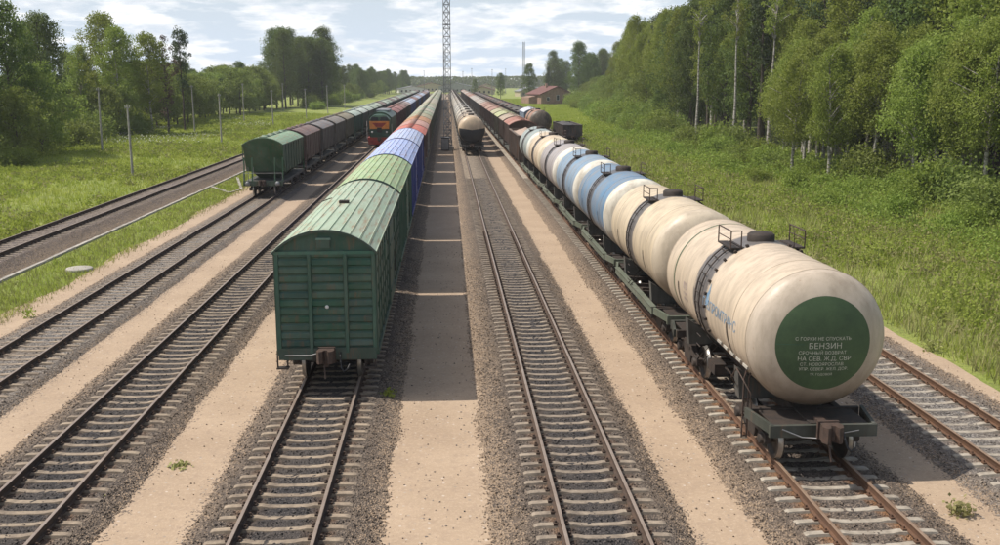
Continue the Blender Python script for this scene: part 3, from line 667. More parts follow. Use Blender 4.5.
def tank(name, label, L_, col, dome_c, framec, full_sill, detail):
    """L_ is the length over the end beams; the shell is shorter by its bulged ends"""
    t_ = thing(name, label, 'tank wagon'); h = L_ / 2; hc = h - .85
    prof = [(-hc - dome_y(r), max(r, .001)) for r in (0, .3, .6, .85, 1.05, 1.2, 1.32, 1.42, 1.5, 1.55, 1.58)] + [(-hc, TRr)]
    b = MB(); seam = hc - 1.05
    b.lathe([(-hc, TRr), (-seam, TRr)], 'y', 64, 0, (0, 0, 0)); b.lathe([(-seam, TRr), (-.8, TRr), (0, TRr), (.8, TRr), (seam, TRr), (hc, TRr)], 'y', 64)
    b.build('shell', 'tank_paint', t_, (0, 0, TZ), col)
    for s_ in (-1, 1):
        b = MB(); b.lathe([(s_ * -1 * p[0] * -1 if s_ < 0 else -p[0], p[1]) for p in prof], 'y', 64) if s_ > 0 else b.lathe(prof, 'y', 64)
        b.build('end_cap', 'tank_paint', t_, (0, 0, TZ), dome_c)
    for y in (-hc + .0, -seam, seam, hc) if detail else (-seam, seam):
        b = MB(); b.lathe([(y - .016, TRr), (y - .01, TRr + .011), (y + .01, TRr + .011), (y + .016, TRr)], 'y', 56, 0, (0, 0, 0)); b.build('weld_seam', 'tank_paint', t_, (0, 0, TZ), tuple(c * .72 for c in col))
    # hatch, platform and rails on top
    b = MB(); b.lathe([(TRr - .05, .36), (TRr + .14, .36), (TRr + .19, .30), (TRr + .21, .001)], 'z', 20); b.build('hatch', 'dark_iron', t_, (0, .12, TZ))
    b = MB()
    for s_ in (-1, 1):
        for k in range(2):
            b = MB(); b.box(min(s_ * (.42 + .30 * k), s_ * (.69 + .30 * k)), max(s_ * (.42 + .30 * k), s_ * (.69 + .30 * k)), -.48, .72, TRr - .16, TRr - .12); b.build('platform_board', 'dark_iron', t_, (0, 0, TZ))
        b = MB(); b.bar((s_ * .85, .12, TRr * .75), (s_ * .85, .12, TRr - .165), .06); b.build('platform_bracket', 'dark_iron', t_, (0, 0, TZ))
    zt = TRr + .32; xr = .98
    for s_ in (-1, 1):
        rail = MB()
        for y in (-.46, .70): rail.tube([(s_ * xr, y, TRr - .14), (s_ * xr, y, zt)], .018, 6)
        rail.tube([(s_ * xr, -.46, zt), (s_ * xr, .70, zt)], .018, 6); rail.tube([(s_ * xr, -.46, TRr + .1), (s_ * xr, .70, TRr + .1)], .014, 6)
        rail.tube([(s_ * xr, -.46, zt), (s_ * .7, -.46, zt), (s_ * .7, -.46, TRr - .14)], .018, 6)
        rail.build('railing', 'coupler_iron', t_, (0, 0, TZ))
    # ladder down both flanks, following the shell, and its foot rods
    for s_ in (-1, 1):
        b = MB(); pts = []
        for k in range(13):
            a = R(62 - k * 9.2); pts.append((s_ * (TRr + .07) * math.cos(a), (TRr + .07) * math.sin(a)))
        for y in (-.10, .30): b.tube([(p[0], y, p[1]) for p in pts] + [(s_ * (TRr - .06), y, -1.75)], .020, 6)
        for p in pts[::1]: b.tube([(p[0], -.10, p[1]), (p[0], .30, p[1])], .016, 5)
        for k in range(3): b.tube([(s_ * (TRr - .03), -.10, -1.0 - .28 * k), (s_ * (TRr - .03), .30, -1.0 - .28 * k)], .016, 5)
        b.build('ladder', 'dark_iron', t_, (0, 0, TZ))
        if detail:
            for k in range(9):
                a = R(70 - k * 12); q = MB(); q.box(-.035, .035, -.05, .05, -.02, .07)
                o = q.build('shell_bracket', 'dark_iron', t_, (s_ * TRr * math.cos(a), -.52, TZ + TRr * math.sin(a))); o.rotation_euler = (0, math.pi / 2 - a if s_ > 0 else a - math.pi / 2, 0)
    # straps holding the shell
    for y in (-hc + 1.5, hc - 1.5):
        b = MB(); b.lathe([(y - .04, TRr + .012), (y + .04, TRr + .012)], 'y', 40, 0, (0, 0, 0), True, R(180), R(360)); b.build('strap', 'dark_iron', t_, (0, 0, TZ))
        b = MB(); b.prism([(-1.25, .98), (1.25, .98), (1.32, 1.75), (.95, 1.50), (0, 1.30), (-.95, 1.50), (-1.32, 1.75)], 'y', y - .16, y + .16); b.build('saddle', 'frame_paint', t_, None, (.05, .05, .045))
    b = MB(); b.box(-.26, .26, -h + .1, h - .1, .78, 1.08)
    b.lathe([(-.9, .001), (-.9, .2), (.6, .2), (.6, .001)], 'y', 12, 0, (.75, 0, .68)); b.box(-.9, -.55, .8, 1.5, .5, .8)
    b.bar((-.6, -h + 2, .72), (-.6, h - 2, .72), .04); b.bar((.5, -h + 2.2, .66), (.5, h - 2.2, .66), .04); b.build('centre_sill', 'dark_iron', t_)
    for s_ in (-1, 1):      # end platforms
        y0_, y1_ = sorted((s_ * h, s_ * (h - 1.25)))
        b = MB(); b.box(-1.22, 1.22, s_ * h - .05, s_ * h + .05, .80, 1.08); b.build('end_beam', 'frame_paint', t_, None, framec)
        for e in (-1, 1):
            b = MB(); b.add([(e * 1.2, s_ * h, .86), (e * 1.2, s_ * h, 1.09), (e * 1.42, s_ * (h - 1.2), 1.09), (e * 1.42, s_ * (h - 1.2), .86), (e * 1.12, s_ * h, .86), (e * 1.12, s_ * h, 1.09), (e * 1.34, s_ * (h - 1.2), 1.09), (e * 1.34, s_ * (h - 1.2), .86)],
                  [(0, 1, 2, 3), (4, 7, 6, 5), (1, 5, 6, 2), (0, 3, 7, 4), (0, 4, 5, 1), (3, 2, 6, 7)])
            b.build('corner_sill', 'frame_paint', t_, None, framec)
        b = MB(); b.box(-1.1, 1.1, y0_ + .06, y1_ - .06, 1.0, 1.035); b.box(-1.3, 1.3, s_ * (h - 1.2) - .05, s_ * (h - 1.2) + .05, .84, 1.07); b.build('end_platform', 'dark_iron', t_)
    if full_sill:
        for s_ in (-1, 1):
            b = MB(); x0_, x1_ = sorted((s_ * 1.34, s_ * 1.46)); b.box(x0_, x1_, -h + 1.25, h - 1.25, .84, 1.09); b.box(min(s_ * 1.30, s_ * 1.50), max(s_ * 1.30, s_ * 1.50), -h + 1.25, h - 1.25, 1.09, 1.11)
            b.build('side_sill', 'frame_paint', t_, None, framec)
            for y in np.linspace(-h + 1.6, h - 1.6, 6): b = MB(); b.bar((s_ * .25, y, .92), (s_ * 1.36, y, .98), .12); b.build('cross_bearer', 'dark_iron', t_)
    if detail:
        b = MB()
        for x in (-1.42, -1.30):
            b.tube([(x, -h + 1.35, .30), (x, -h + 1.35, 1.75), (x + .12, -h + 1.35, 2.25)], .020, 6)
        for z in (.34, .64, .94, 1.24): b.tube([(-1.42, -h + 1.35, z), (-1.30, -h + 1.35, z)], .015, 5)
        b.tube([(-1.30, -h + 1.1, 1.1), (-1.36, -h + 1.0, 1.5), (-1.50, -h + 1.7, 1.9), (-1.44, -h + 2.3, 1.5), (-1.2, -h + 2.6, 1.2)], .018, 6)
        b.build('handrail', 'coupler_iron', t_)
        b = MB(); b.tube([(-.95, -h - .06, 1.0), (-.5, -h - .10, .82), (-.2, -h - .28, .86), (-.05, -h - .4, 1.0)], .016, 6); b.tube([(.3, -h - .06, 1.0), (.45, -h - .08, .9), (.8, -h - .06, .95)], .014, 6); b.build('release_lever', 'galvanised', t_)
        for k in range(5):
            b = MB(); y = -hc + .3 + k * .55; b.box(-1.43, -1.37, y, y + .34, -.83, -.77); o = b.build('shell_foot_rail', 'trough_concrete', t_, (0, 0, TZ))
    running_gear(t_, h - 1.75, (-1, 1), h)
    return t_
# ------------------------------------------------------------------ hopper wagon with arched roof
def hopper(name, label, L_, col, roofc, detail, cat='hopper wagon', posts=False):
    t_ = thing(name, label, cat); h = L_ / 2; hw = 1.50; z0, ze, zc = 1.75, 3.88, 4.40
    b = MB(); ar = arch(hw, ze, zc - .03, 10)
    hy = h - .45
    # box between gable ends that lean inwards below the eave
    sec = [(-hw, z0)] + ar + [(hw, z0)]; n = len(sec)
    fr_ = []
    for s_ in (-1, 1):
        for (x, z) in sec: fr_.append((x, s_ * (hy - max(0, (2.75 - z)) * 1.05), z))
    b.add(fr_, [tuple(range(n)), tuple(range(n, 2 * n))[::-1]] + [(i_, (i_ + 1) % n, n + (i_ + 1) % n, n + i_) for i_ in range(n)])
    b.build('body', 'wagon_paint', t_, None, col)
    for yc in (-h * .33, h * .33):
        b = MB(); b.add([(-1.35, yc - 1.6, z0), (1.35, yc - 1.6, z0), (1.35, yc + 1.6, z0), (-1.35, yc + 1.6, z0), (-.5, yc - .35, .75), (.5, yc - .35, .75), (.5, yc + .35, .75), (-.5, yc + .35, .75)],
                        [(3, 2, 1, 0), (4, 5, 6, 7), (0, 1, 5, 4), (1, 2, 6, 5), (2, 3, 7, 6), (3, 0, 4, 7)]); b.build('discharge_hopper', 'wagon_paint', t_, None, tuple(c * .6 for c in col))
    ro = arch(hw + .05, ze, zc + .01, 10); ri = arch(hw + .05, ze - .05, zc - .05, 10); nsec = 4 if detail else 3
    for k in range(nsec):
        y0_ = -hy - .06 + (2 * hy + .12) * k / nsec + .02; y1_ = -hy - .06 + (2 * hy + .12) * (k + 1) / nsec - .02
        b = MB(); b.prism(ro + ri[::-1], 'y', y0_, y1_); b.build('roof_sheet', 'roof_paint', t_, None, roofc)
    b = MB(); b.box(-.25, .25, -hy, hy, zc + .012, zc + .05)
    for y in np.linspace(-hy * .75, hy * .75, 4): b.lathe([(zc, .28), (zc + .12, .28), (zc + .13, .001)], 'z', 12, 0, (0, y, 0))
    b.build('roof_walk', 'roof_paint', t_, None, tuple(c * .7 for c in roofc))
    b = MB()
    for s_ in (-1, 1):
        for y in np.linspace(-hy + .05, hy - .05, 9):
            if detail or posts: q_ = MB(); q_.box(min(s_ * hw, s_ * (hw + .05)), max(s_ * hw, s_ * (hw + .05)), y - .04, y + .04, z0 + .95 if abs(y) > hy - .9 else z0, ze - .11); q_.build('side_post', 'wagon_paint', t_, None, tuple(c * .8 for c in col))
            else: b.box(min(s_ * hw, s_ * (hw + .05)), max(s_ * hw, s_ * (hw + .05)), y - .04, y + .04, z0 + .95 if abs(y) > hy - .9 else z0, ze - .02)
        b.box(min(s_ * hw, s_ * (hw + .06)), max(s_ * hw, s_ * (hw + .06)), -hy, hy, ze - .10, ze - .01)
    b.build('side_rib', 'wagon_paint', t_, None, tuple(c * .8 for c in col))
    for s_ in (-1, 1):
        for x in (-hw + .05, -.85, .85, hw - .05) if detail else (-hw + .05, hw - .05):
            b = MB(); y = s_ * (h - .25); b.bar((x, y, 1.10), (x, s_ * hy, 2.9), .09); b.build('end_post', 'wagon_paint', t_, None, tuple(c * 1.3 for c in col))
    b = MB(); b.box(-1.45, 1.45, -h, h, .90, 1.10); b.box(-.2, .2, -h + .1, h - .1, .70, .90); b.build('underframe', 'frame_paint', t_, None, (.045, .05, .042))
    b = MB(); b.box(-1.48, 1.48, -h - .06, -h + .02, .78, 1.16); b.build('end_beam', 'frame_paint', t_, None, tuple(c * .6 for c in col))
    if detail:
        b = MB()
        for x in (-1.1, -.7): b.tube([(x, -h + .1, 1.1), (x, -h + .1, 2.2)], .02, 6)
        b.tube([(-1.45, -h + .02, 1.75), (1.45, -h + .02, 1.75)], .02, 6)
        for x in (-1.45, 1.45): b.tube([(x, -h + .02, 1.1), (x, -h + .02, 1.75)], .02, 6)
        b.build('railing', 'galvanised', t_)
        for x in (-1.12, 1.12):
            b = MB(); b.lathe([(-h - .30, .001), (-h - .30, .17), (-h - .24, .19), (-h - .22, .06), (-h, .08)], 'y', 14, 0, (x, 0, .97)); b.build('buffer', 'galvanised', t_)
    running_gear(t_, h - 1.6, (-1, 1), h)
    return t_
# ------------------------------------------------------------------ open gondola
def gondola(name, label, L_, col, loadc, load=True):
    t_ = thing(name, label, 'open wagon'); h = L_ / 2; hw = 1.52; z0, z1 = 1.15, 3.45
    b = MB()
    for s_ in (-1, 1):
        b.box(min(s_ * hw, s_ * (hw - .06)), max(s_ * hw, s_ * (hw - .06)), -h, h, z0, z1)
        b.box(-hw + .06, hw - .06, min(s_ * h, s_ * (h - .06)), max(s_ * h, s_ * (h - .06)), z0, z1)
    b.box(-hw + .06, hw - .06, -h + .06, h - .06, z0, z0 + .06); b.build('body', 'old_paint', t_, None, col)
    b = MB()
    for s_ in (-1, 1):
        for k in range(9):
            y = -h + .06 + (2 * h - .12) * k / 8; b.box(min(s_ * hw, s_ * (hw + .09)), max(s_ * hw, s_ * (hw + .09)), y - .05, y + .05, z0, z1)
        for x in (-hw, -.5, .5, hw): b.box(x - .05, x + .05, min(s_ * h, s_ * (h + .08)), max(s_ * h, s_ * (h + .08)), z0, z1)
    b.build('side_rib', 'old_paint', t_, None, tuple(c * 1.25 for c in col))
    b = MB()
    for s_ in (-1, 1):
        b.box(min(s_ * (hw - .08), s_ * (hw + .11)), max(s_ * (hw - .08), s_ * (hw + .11)), -h - .1, h + .1, z1 + .002, z1 + .1)
        b.box(-hw + .08, hw - .08, s_ * h - .09, s_ * h + .09, z1 + .002, z1 + .1)
    b.build('top_rail', 'old_paint', t_, None, tuple(c * 1.4 for c in col))
    b = MB(); b.box(-1.2, 1.2, -h, h, .85, z0 - .003); b.build('underframe', 'dark_iron', t_)
    if load:
        xs_ = np.linspace(-hw + .07, hw - .07, 9); ys_ = np.linspace(-h + .07, h - .07, 30); X_, Y_ = np.meshgrid(xs_, ys_)
        Z_ = 3.05 + .45 * (1 - (X_ / hw) ** 2) * (1 + .35 * np.sin(Y_ * 1.9)) + rng.normal(0, .05, X_.shape)
        vv = np.stack([X_, Y_, Z_], -1).reshape(-1, 3); ii = np.arange(29)[:, None] * 9 + np.arange(8)[None]
        link('load', npmesh('load', vv, np.stack([ii, ii + 1, ii + 10, ii + 9], -1).reshape(-1, 4), ['wagon_paint']), t_, None, loadc)
    running_gear(t_, h - 2.0, (-1, 1), h)
    return t_

ORD = ['first', 'second', 'third', 'fourth', 'fifth', 'sixth', 'seventh', 'eighth', 'ninth', 'tenth', 'eleventh', 'twelfth', 'thirteenth', 'fourteenth', 'fifteenth', 'sixteenth', 'seventeenth', 'eighteenth', 'nineteenth', 'twentieth']
def place(root, x, y, label, colors, group, km, z=RT, first=False):
    o = root if first else copy_tree(root, None, colors, km)
    if first and colors:
        for n_ in km.values():
            for c in n_:
                b_ = c.name.split('.')[0]
                if b_ in colors: c.color = tuple(colors[b_]) + (1,)
    o.location = (x, y, z); o['label'] = label; o['group'] = group
    return o
def bodyc(c, r=None):
    d = {'body': c, 'side_panel': c, 'side_rib': tuple(k * .85 for k in c), 'roof_rim': tuple(k * .5 for k in c), 'door': tuple(k * .92 for k in c), 'side_post': tuple(k * .82 for k in c), 'end_post': tuple(k * 1.2 for k in c), 'discharge_hopper': tuple(k * .6 for k in c), 'end_beam': tuple(k * .6 for k in c), 'top_rail': tuple(k * 1.3 for k in c)}
    if r: d['roof_sheet'] = r; d['roof_walk'] = tuple(k * .7 for k in r)
    return d
# ---- train on track A: four box wagons, then shorter roofed wagons
XA = TR['A'][0]; GA = 'wagons of the train led by the green box wagon'
GREEN = (0.014, 0.075, 0.046)
a1 = boxcar('box_wagon', 'dark green box wagon nearest the camera, pale rust-streaked roof and ribbed end wall', 13.75, GREEN, (0.31, 0.41, 0.30), True)
a1.location = (XA, 27.0 + 6.875, RT); a1['group'] = GA
a2 = boxcar('box_wagon', 'green box wagon with light green roof, between the front wagon and the blue one', 13.5, (0.035, 0.12, 0.07), (0.30, 0.43, 0.22), False); k2 = kmap(a2)
place(a2, XA, 41.45 + 6.75, 'green box wagon with light green roof, between the front wagon and the blue one', None, GA, k2, first=True)
a3 = boxcar('box_wagon', '', 14.9, (0.03, 0.06, 0.30), (0.36, 0.46, 0.76), False); k3 = kmap(a3)
place(a3, XA, 55.6 + 7.45, 'blue box wagon with pale blue roof right behind the two green ones', None, GA, k3, first=True)
place(a3, XA, 71.2 + 7.45, 'second blue box wagon, pale blue roof, in front of the red roofed wagon', bodyc((0.04, 0.07, 0.30), (0.42, 0.51, 0.74)), GA, k3)
hp = hopper('hopper_wagon', '', 11.0, (0.05, 0.05, 0.045), (0.3, 0.3, 0.28), False); kh = kmap(hp)
BRN = (0.095, 0.055, 0.04); 
seqA = [((0.10, 0.05, 0.04), (0.50, 0.10, 0.07), 'red'), ((0.30, 0.27, 0.24), (0.46, 0.24, 0.20), 'faded pink'), ((0.12, 0.07, 0.05), (0.42, 0.19, 0.08), 'rusty orange'), ((0.08, 0.09, 0.05), (0.33, 0.31, 0.20), 'olive brown'),
        ((0.07, 0.10, 0.06), (0.28, 0.33, 0.22), 'dull green'), ((0.10, 0.08, 0.06), (0.40, 0.38, 0.30), 'beige'), ((0.06, 0.10, 0.07), (0.27, 0.36, 0.27), 'pale green')]
firsth = True
for k in range(34):
    y = 86.9 + 11.2 * k + 5.5; c, r, nm = seqA[k] if k < 7 else random.choice(seqA[3:])
    lab = (f'{nm} roofed freight wagon, {ORD[k]} wagon beyond the second blue box wagon' if k < 16 else 'tiny distant wagon near the far end of the box wagon train')
    place(hp, XA, y, lab, bodyc(c, r), GA if k < 16 else 'far wagons of the box wagon train', kh, first=firsth); firsth = False
# ---- train on track D: hoppers
XD = TR['D'][0]; GD = 'hopper wagons of the left train'
d1 = hopper('hopper_wagon', 'green hopper wagon at the near end of the left train, open end frame with posts', 11.5, (0.016, 0.075, 0.028), (0.20, 0.33, 0.21), True); kd = kmap(d1)
d1.location = (XD, 74.6 + 5.75, RT); d1['group'] = GD
seqD = [((0.070, 0.038, 0.032), (0.14, 0.085, 0.085), 'maroon'), ((0.05, 0.05, 0.055), (0.15, 0.15, 0.165), 'charcoal'), ((0.055, 0.052, 0.05), (0.17, 0.16, 0.15), 'dark grey'), ((0.075, 0.068, 0.045), (0.20, 0.18, 0.12), 'dark khaki'),
        ((0.03, 0.09, 0.07), (0.40, 0.50, 0.44), 'green'), ((0.03, 0.09, 0.07), (0.46, 0.55, 0.50), 'green'), ((0.03, 0.085, 0.06), (0.42, 0.52, 0.44), 'green'), ((0.035, 0.09, 0.06), (0.36, 0.46, 0.36), 'green')]
hp2 = hopper('hopper_wagon', '', 11.0, (0.05, 0.05, 0.045), (0.3, 0.3, 0.28), False, posts=True); kh2 = kmap(hp2)
for k in range(31):
    y = 74.6 + 12.02 * (k + 1) + 5.75; c, r, nm = seqD[k] if k < 8 else random.choice([((0.04, 0.075, 0.05), (0.27, 0.35, 0.27), 'dull green'), ((0.035, 0.08, 0.05), (0.38, 0.46, 0.38), 'pale roofed green'), ((0.06, 0.05, 0.045), (0.17, 0.13, 0.12), 'brown')])
    rn = ' with pale roof' if 4 <= k < 8 else ''
    lab = (f'{nm} hopper wagon{rn}, {ORD[k]} behind the green lead wagon of the left train' if k < 16 else 'tiny distant wagon near the far end of the left train')
    src, km_ = (hp2, kh2) if k < 5 else (hp, kh)
    place(src, XD, y, lab, bodyc(c, r), GD if k < 16 else 'far wagons of the left train', km_, first=(k == 0))
# ---- train on track F: tank wagons then brown wagons
XF = TR['F'][0]; GF = 'tank wagons of the right train'; CREAM = (0.56, 0.46, 0.35)
t1 = tank('tank_wagon', 'cream tank wagon nearest the camera with green disc and Cyrillic lettering on its end', 9.7, CREAM, (0.50, 0.425, 0.345), (0.024, 0.030, 0.021), False, True)
t1.location = (XF, 20.3 + 4.85, RT); t1['group'] = GF
hc1 = 4.85 - .85
b = MB(); b.lathe([(-hc1 - dome_y(r) - .006, max(r, .001)) for r in np.linspace(0, 1.08, 14)], 'y', 64); disc = b.build('end_disc', 'disc_green', t1, (0, 0, TZ))
disc['label'] = 'green painted disc with cream lettering'
def on_dome(x, z):
    r = math.hypot(x, z); return Vector((x, -hc1 - dome_y(r) - .016, z))
lines = [('С ГОРКИ НЕ СПУСКАТЬ', .115, .10), ('БЕНЗИН', .20, -.09), ('СРОЧНЫЙ ВОЗВРАТ', .115, -.22), ('НА СЕВ. Ж.Д. СВР', .15, -.37), ('СТ. НОВОЯРОСЛАВ', .11, -.49), ('УПР. СЕВЕР. ЖЕЛ. ДОР.', .105, -.60), ('ТР. ГОДОВОЙ', .08, -.72)]
for k, (s_, sz, z) in enumerate(lines):
    text_on(disc, s_, sz * .92, lambda x, y_, z=z: on_dome(x * 1.02 + (.02 if k % 2 else -.03), y_ + z), 'cream_lettering', 'lettering')
b = MB()
for (x0_, x1_) in ((-1.06, -.45),): b.add([on_dome(x0_ + (x1_ - x0_) * i_ / 8, .0) for i_ in range(9)] + [on_dome(x0_ + (x1_ - x0_) * i_ / 8, .012) for i_ in range(9)], [(i_, i_ + 1, i_ + 10, i_ + 9) for i_ in range(8)])
b.build('scratch_line', 'green_weathered', disc)
def on_side(x, y_, a0, y0_):     # unrolled lettering on the left flank; reads away from -y... towards +y is left
    a = math.pi - a0 + (y_) / TRr; r = TRr + .013
    return Vector((r * math.cos(a), y0_ - x, r * -math.sin(-a)))
def flank(u, w, y0_, a0):        # u runs towards the camera (-y), w up the shell
    a = a0 + w / TRr; r = TRr + .008
    return Vector((-r * math.cos(a), y0_ - u, r * math.sin(a)))
sh_ = [c for c in t1.children if c.name.startswith('shell')][0]
text_on(sh_, 'ГАЗПРОМТРАНС', .36, lambda u, w: flank(u, w, -1.75, R(-3)), 'blue_lettering', 'lettering')
b = MB(); fl = [(0, .0), (.16, .05), (.22, .2), (.15, .42), (.05, .62), (.04, .40), (-.05, .30), (-.07, .12)]
b.add([flank(p[0], p[1], -.62, R(0)) for p in fl], [tuple(range(8))]); b.build('flame_emblem', 'blue_lettering', sh_)
b = MB()
for (u0, w0, du, dw) in ((0, 0, .42, .07), (0, .16, .42, .07), (.0, .32, .18, .2), (.26, .32, .16, .2)): b.add([flank(u0 + p * du, w0 + q * dw, 1.9, R(-14)) for p, q in ((0, 0), (1, 0), (1, 1), (0, 1))], [(0, 1, 2, 3)])
b.build('faded_emblem', 'mauve_lettering', sh_)
t2 = tank('tank_wagon', '', 9.7, CREAM, (0.64, 0.57, 0.45), (0.095, 0.115, 0.080), True, False); kt = kmap(t2)
seqT = [((0.58, 0.48, 0.34), (0.56, 0.48, 0.37), 'cream tank wagon with brown railing, second of the tank train'), ((0.085, 0.20, 0.34), (0.72, 0.68, 0.58), 'blue tank wagon with white end, directly behind the two cream ones'),
        ((0.17, 0.29, 0.42), (0.74, 0.72, 0.64), 'pale blue tank wagon with white end, behind the darker blue one'), ((0.34, 0.32, 0.33), (0.74, 0.72, 0.64), 'mauve grey tank wagon with white end, behind the two blue ones'),
        ((0.62, 0.50, 0.35), (0.70, 0.62, 0.46), 'cream tank wagon streaked with rust, behind the mauve grey one'), ((0.28, 0.36, 0.36), (0.72, 0.70, 0.62), 'teal grey tank wagon, last tank before the brown wagons')]
for k, (c, dc, lab) in enumerate(seqT):
    place(t2, XF, 20.3 + 10.3 * (k + 1) + 4.85, lab, {'shell': c, 'end_cap': dc, 'weld_seam': tuple(q * .72 for q in c)}, GF, kt, first=(k == 0))
    if k == 0:      # green ring painted round the second tank
        pass
b = MB(); b.lathe([(-3.12, TRr + .006), (-3.02, TRr + .006)], 'y', 56, 0, (0, 0, 0)); rg = b.build('painted_ring', 'disc_green', t1, (0, 6.1, TZ))
gd = gondola('gondola', '', 13.2, (0.085, 0.055, 0.042), (0.42, 0.31, 0.24), True); kg = kmap(gd)
GF2 = 'brown wagons behind the tank wagons'
yF = 20.3 + 10.3 * 7 + .2
def placeF(k, y):
    pass
place(gd, XF, yF + 6.6, 'brown open wagon heaped with pale sand colour load, right behind the last tank wagon', {'body': (0.085, 0.06, 0.048), 'side_rib': (0.11, 0.08, 0.06), 'top_rail': (.12, .09, .07), 'load': (0.42, 0.31, 0.24)}, GF2, kg, first=True)
seqF = [((0.085, 0.050, 0.038), (0.30, 0.11, 0.08), 'dark red roofed'), ((0.085, 0.055, 0.042), (0.34, 0.27, 0.20), 'beige roofed'), ((0.07, 0.06, 0.035), (0.36, 0.40, 0.20), 'yellow green roofed'), ((0.08, 0.05, 0.04), (0.34, 0.33, 0.20), 'olive roofed'),
        ((0.085, 0.045, 0.035), (0.27, 0.13, 0.10), 'red brown roofed'), ((0.085, 0.05, 0.04), (0.30, 0.17, 0.13), 'brown roofed'), ((0.09, 0.05, 0.04), (0.25, 0.12, 0.09), 'rust roofed'), ((0.09, 0.055, 0.04), (0.32, 0.19, 0.15), 'pinkish brown roofed'), ((0.10, 0.09, 0.08), (0.30, 0.27, 0.24), 'grey brown roofed')]
for k in range(30):
    y = yF + 13.8 + 12.0 * k + 5.6; c, r, nm = seqF[k] if k < 9 else random.choice(seqF[4:] + [((0.12, 0.11, 0.10), (0.38, 0.36, 0.33), 'grey')] * 3)
    lab = (f'{nm} brown hopper wagon, {ORD[k]} one behind the sand loaded open wagon' if k < 15 else 'tiny distant wagon near the far end of the right train')
    place(hp, XF, y, lab, bodyc(c, r), GF2 if k < 15 else 'far wagons of the right train', kh)
# ---- train on track C: tanks, end towards the camera
XC = TR['C'][0]; GC = 'tank wagons of the middle train'
seqC = [((0.52, 0.40, 0.27), 'tan'), ((0.34, 0.27, 0.20), 'brown grey'), ((0.40, 0.37, 0.31), 'grey'), ((0.50, 0.47, 0.40), 'off white'), ((0.36, 0.36, 0.33), 'grey'), ((0.52, 0.50, 0.44), 'off white'), ((0.33, 0.34, 0.33), 'dark grey')]
for k in range(31):
    c, nm = seqC[k] if k < 7 else (random.choice([(0.5, .47, .41), (.38, .37, .34), (.30, .28, .25), (.45, .40, .32)]), 'pale')
    lab = ('tan tank wagon at the near end of the middle train, dark end frame' if k == 0 else f'{nm} tank wagon, {ORD[k-1]} one behind the tan lead wagon of the middle train' if k < 15 else 'tiny distant tank wagon near the far end of the middle train')
    place(t2, XC, 116.3 + 11.2 * k + 4.85, lab, {'shell': c, 'end_cap': tuple(q * 1.05 for q in c), 'weld_seam': tuple(q * .5 for q in c), 'side_sill': (.03, .03, .028), 'corner_sill': (.03, .03, .028), 'end_beam': (.03, .03, .028)}, GC if k < 15 else 'far wagons of the middle train', kt)
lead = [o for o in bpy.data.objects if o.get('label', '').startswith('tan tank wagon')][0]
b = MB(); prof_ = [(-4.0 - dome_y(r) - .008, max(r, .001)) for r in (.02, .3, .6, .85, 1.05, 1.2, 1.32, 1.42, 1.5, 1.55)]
b.lathe(prof_, 'y', 30, 0, (0, 0, 0), True, R(172), R(368)); b.build('lower_cap_patch', 'rubber', lead, (0, 0, TZ))  # black skin over the lower half of the near end cap
# ---- train on track G: black gondola, rusty tank, then low dark wagons
XG = TR['G'][0]; GG = 'wagons on the rightmost track'
place(t2, XG, 144.0, 'rusty dark tank wagon with black end, nearest on the rightmost track', {'shell': (0.30, 0.13, 0.07), 'end_cap': (0.022, 0.018, 0.017), 'weld_seam': (.1, .06, .05), 'side_sill': (.03, .03, .03), 'corner_sill': (.03, .03, .03), 'end_beam': (.03, .03, .03)}, GG, kt)
place(hp, XG, 155.5, 'pale blue and white hopper wagon behind the rusty tank wagon', bodyc((0.35, 0.42, 0.52), (0.50, 0.54, 0.62)), GG, kh)
for k in range(20):
    y = 169 + 14 * k; c = random.choice([(0.05, 0.035, 0.03), (0.07, 0.04, 0.035), (0.04, 0.04, 0.042)])
    place(gd, XG, y, (f'dark open wagon, {ORD[k]} one behind the blue and white hopper on the rightmost track' if k < 10 else 'tiny distant dark wagon far along the rightmost track'),
          {'body': c, 'side_rib': c, 'top_rail': c, 'load': tuple(q * 1.6 for q in random.choice([(.08, .045, .035), (.05, .045, .04)]))}, GG if k < 10 else 'far wagons on the rightmost track', kg)
# low black wagon on a stub siding at the grass edge
st = link('siding_track', npmesh('siding_bed', [(-1.7, 130, .0), (1.7, 130, .0), (1.7, 190, .0), (-1.7, 190, .0), (-1.4, 130, .10), (1.4, 130, .10), (1.4, 190, .10), (-1.4, 190, .10)], [(4, 5, 6, 7), (0, 4, 7, 3), (1, 2, 6, 5)], ['ballast_grey']), None, (18.0, 0, .12)); kind(st)
for s_ in (-1, 1): rail_mb(s_ * .795, 131, 189).build('rail', ['rail_side', 'rail_top'], st, (0, 0, -.06))
for k in range(100): link('sleeper', sl_me['sleeper_grey'], st, (0, 131.5 + k * .57, -.06))
o = place(gd, 18.0, 146.5, 'low black open wagon standing alone at the grass edge right of the rusty tank', {'body': (0.022, 0.021, 0.024), 'side_rib': (0.032, 0.03, 0.03), 'top_rail': (.03, .03, .034), 'load': (0.03, 0.028, 0.028)}, GG, kg, z=.42); o.scale = (.88, 1, .66)
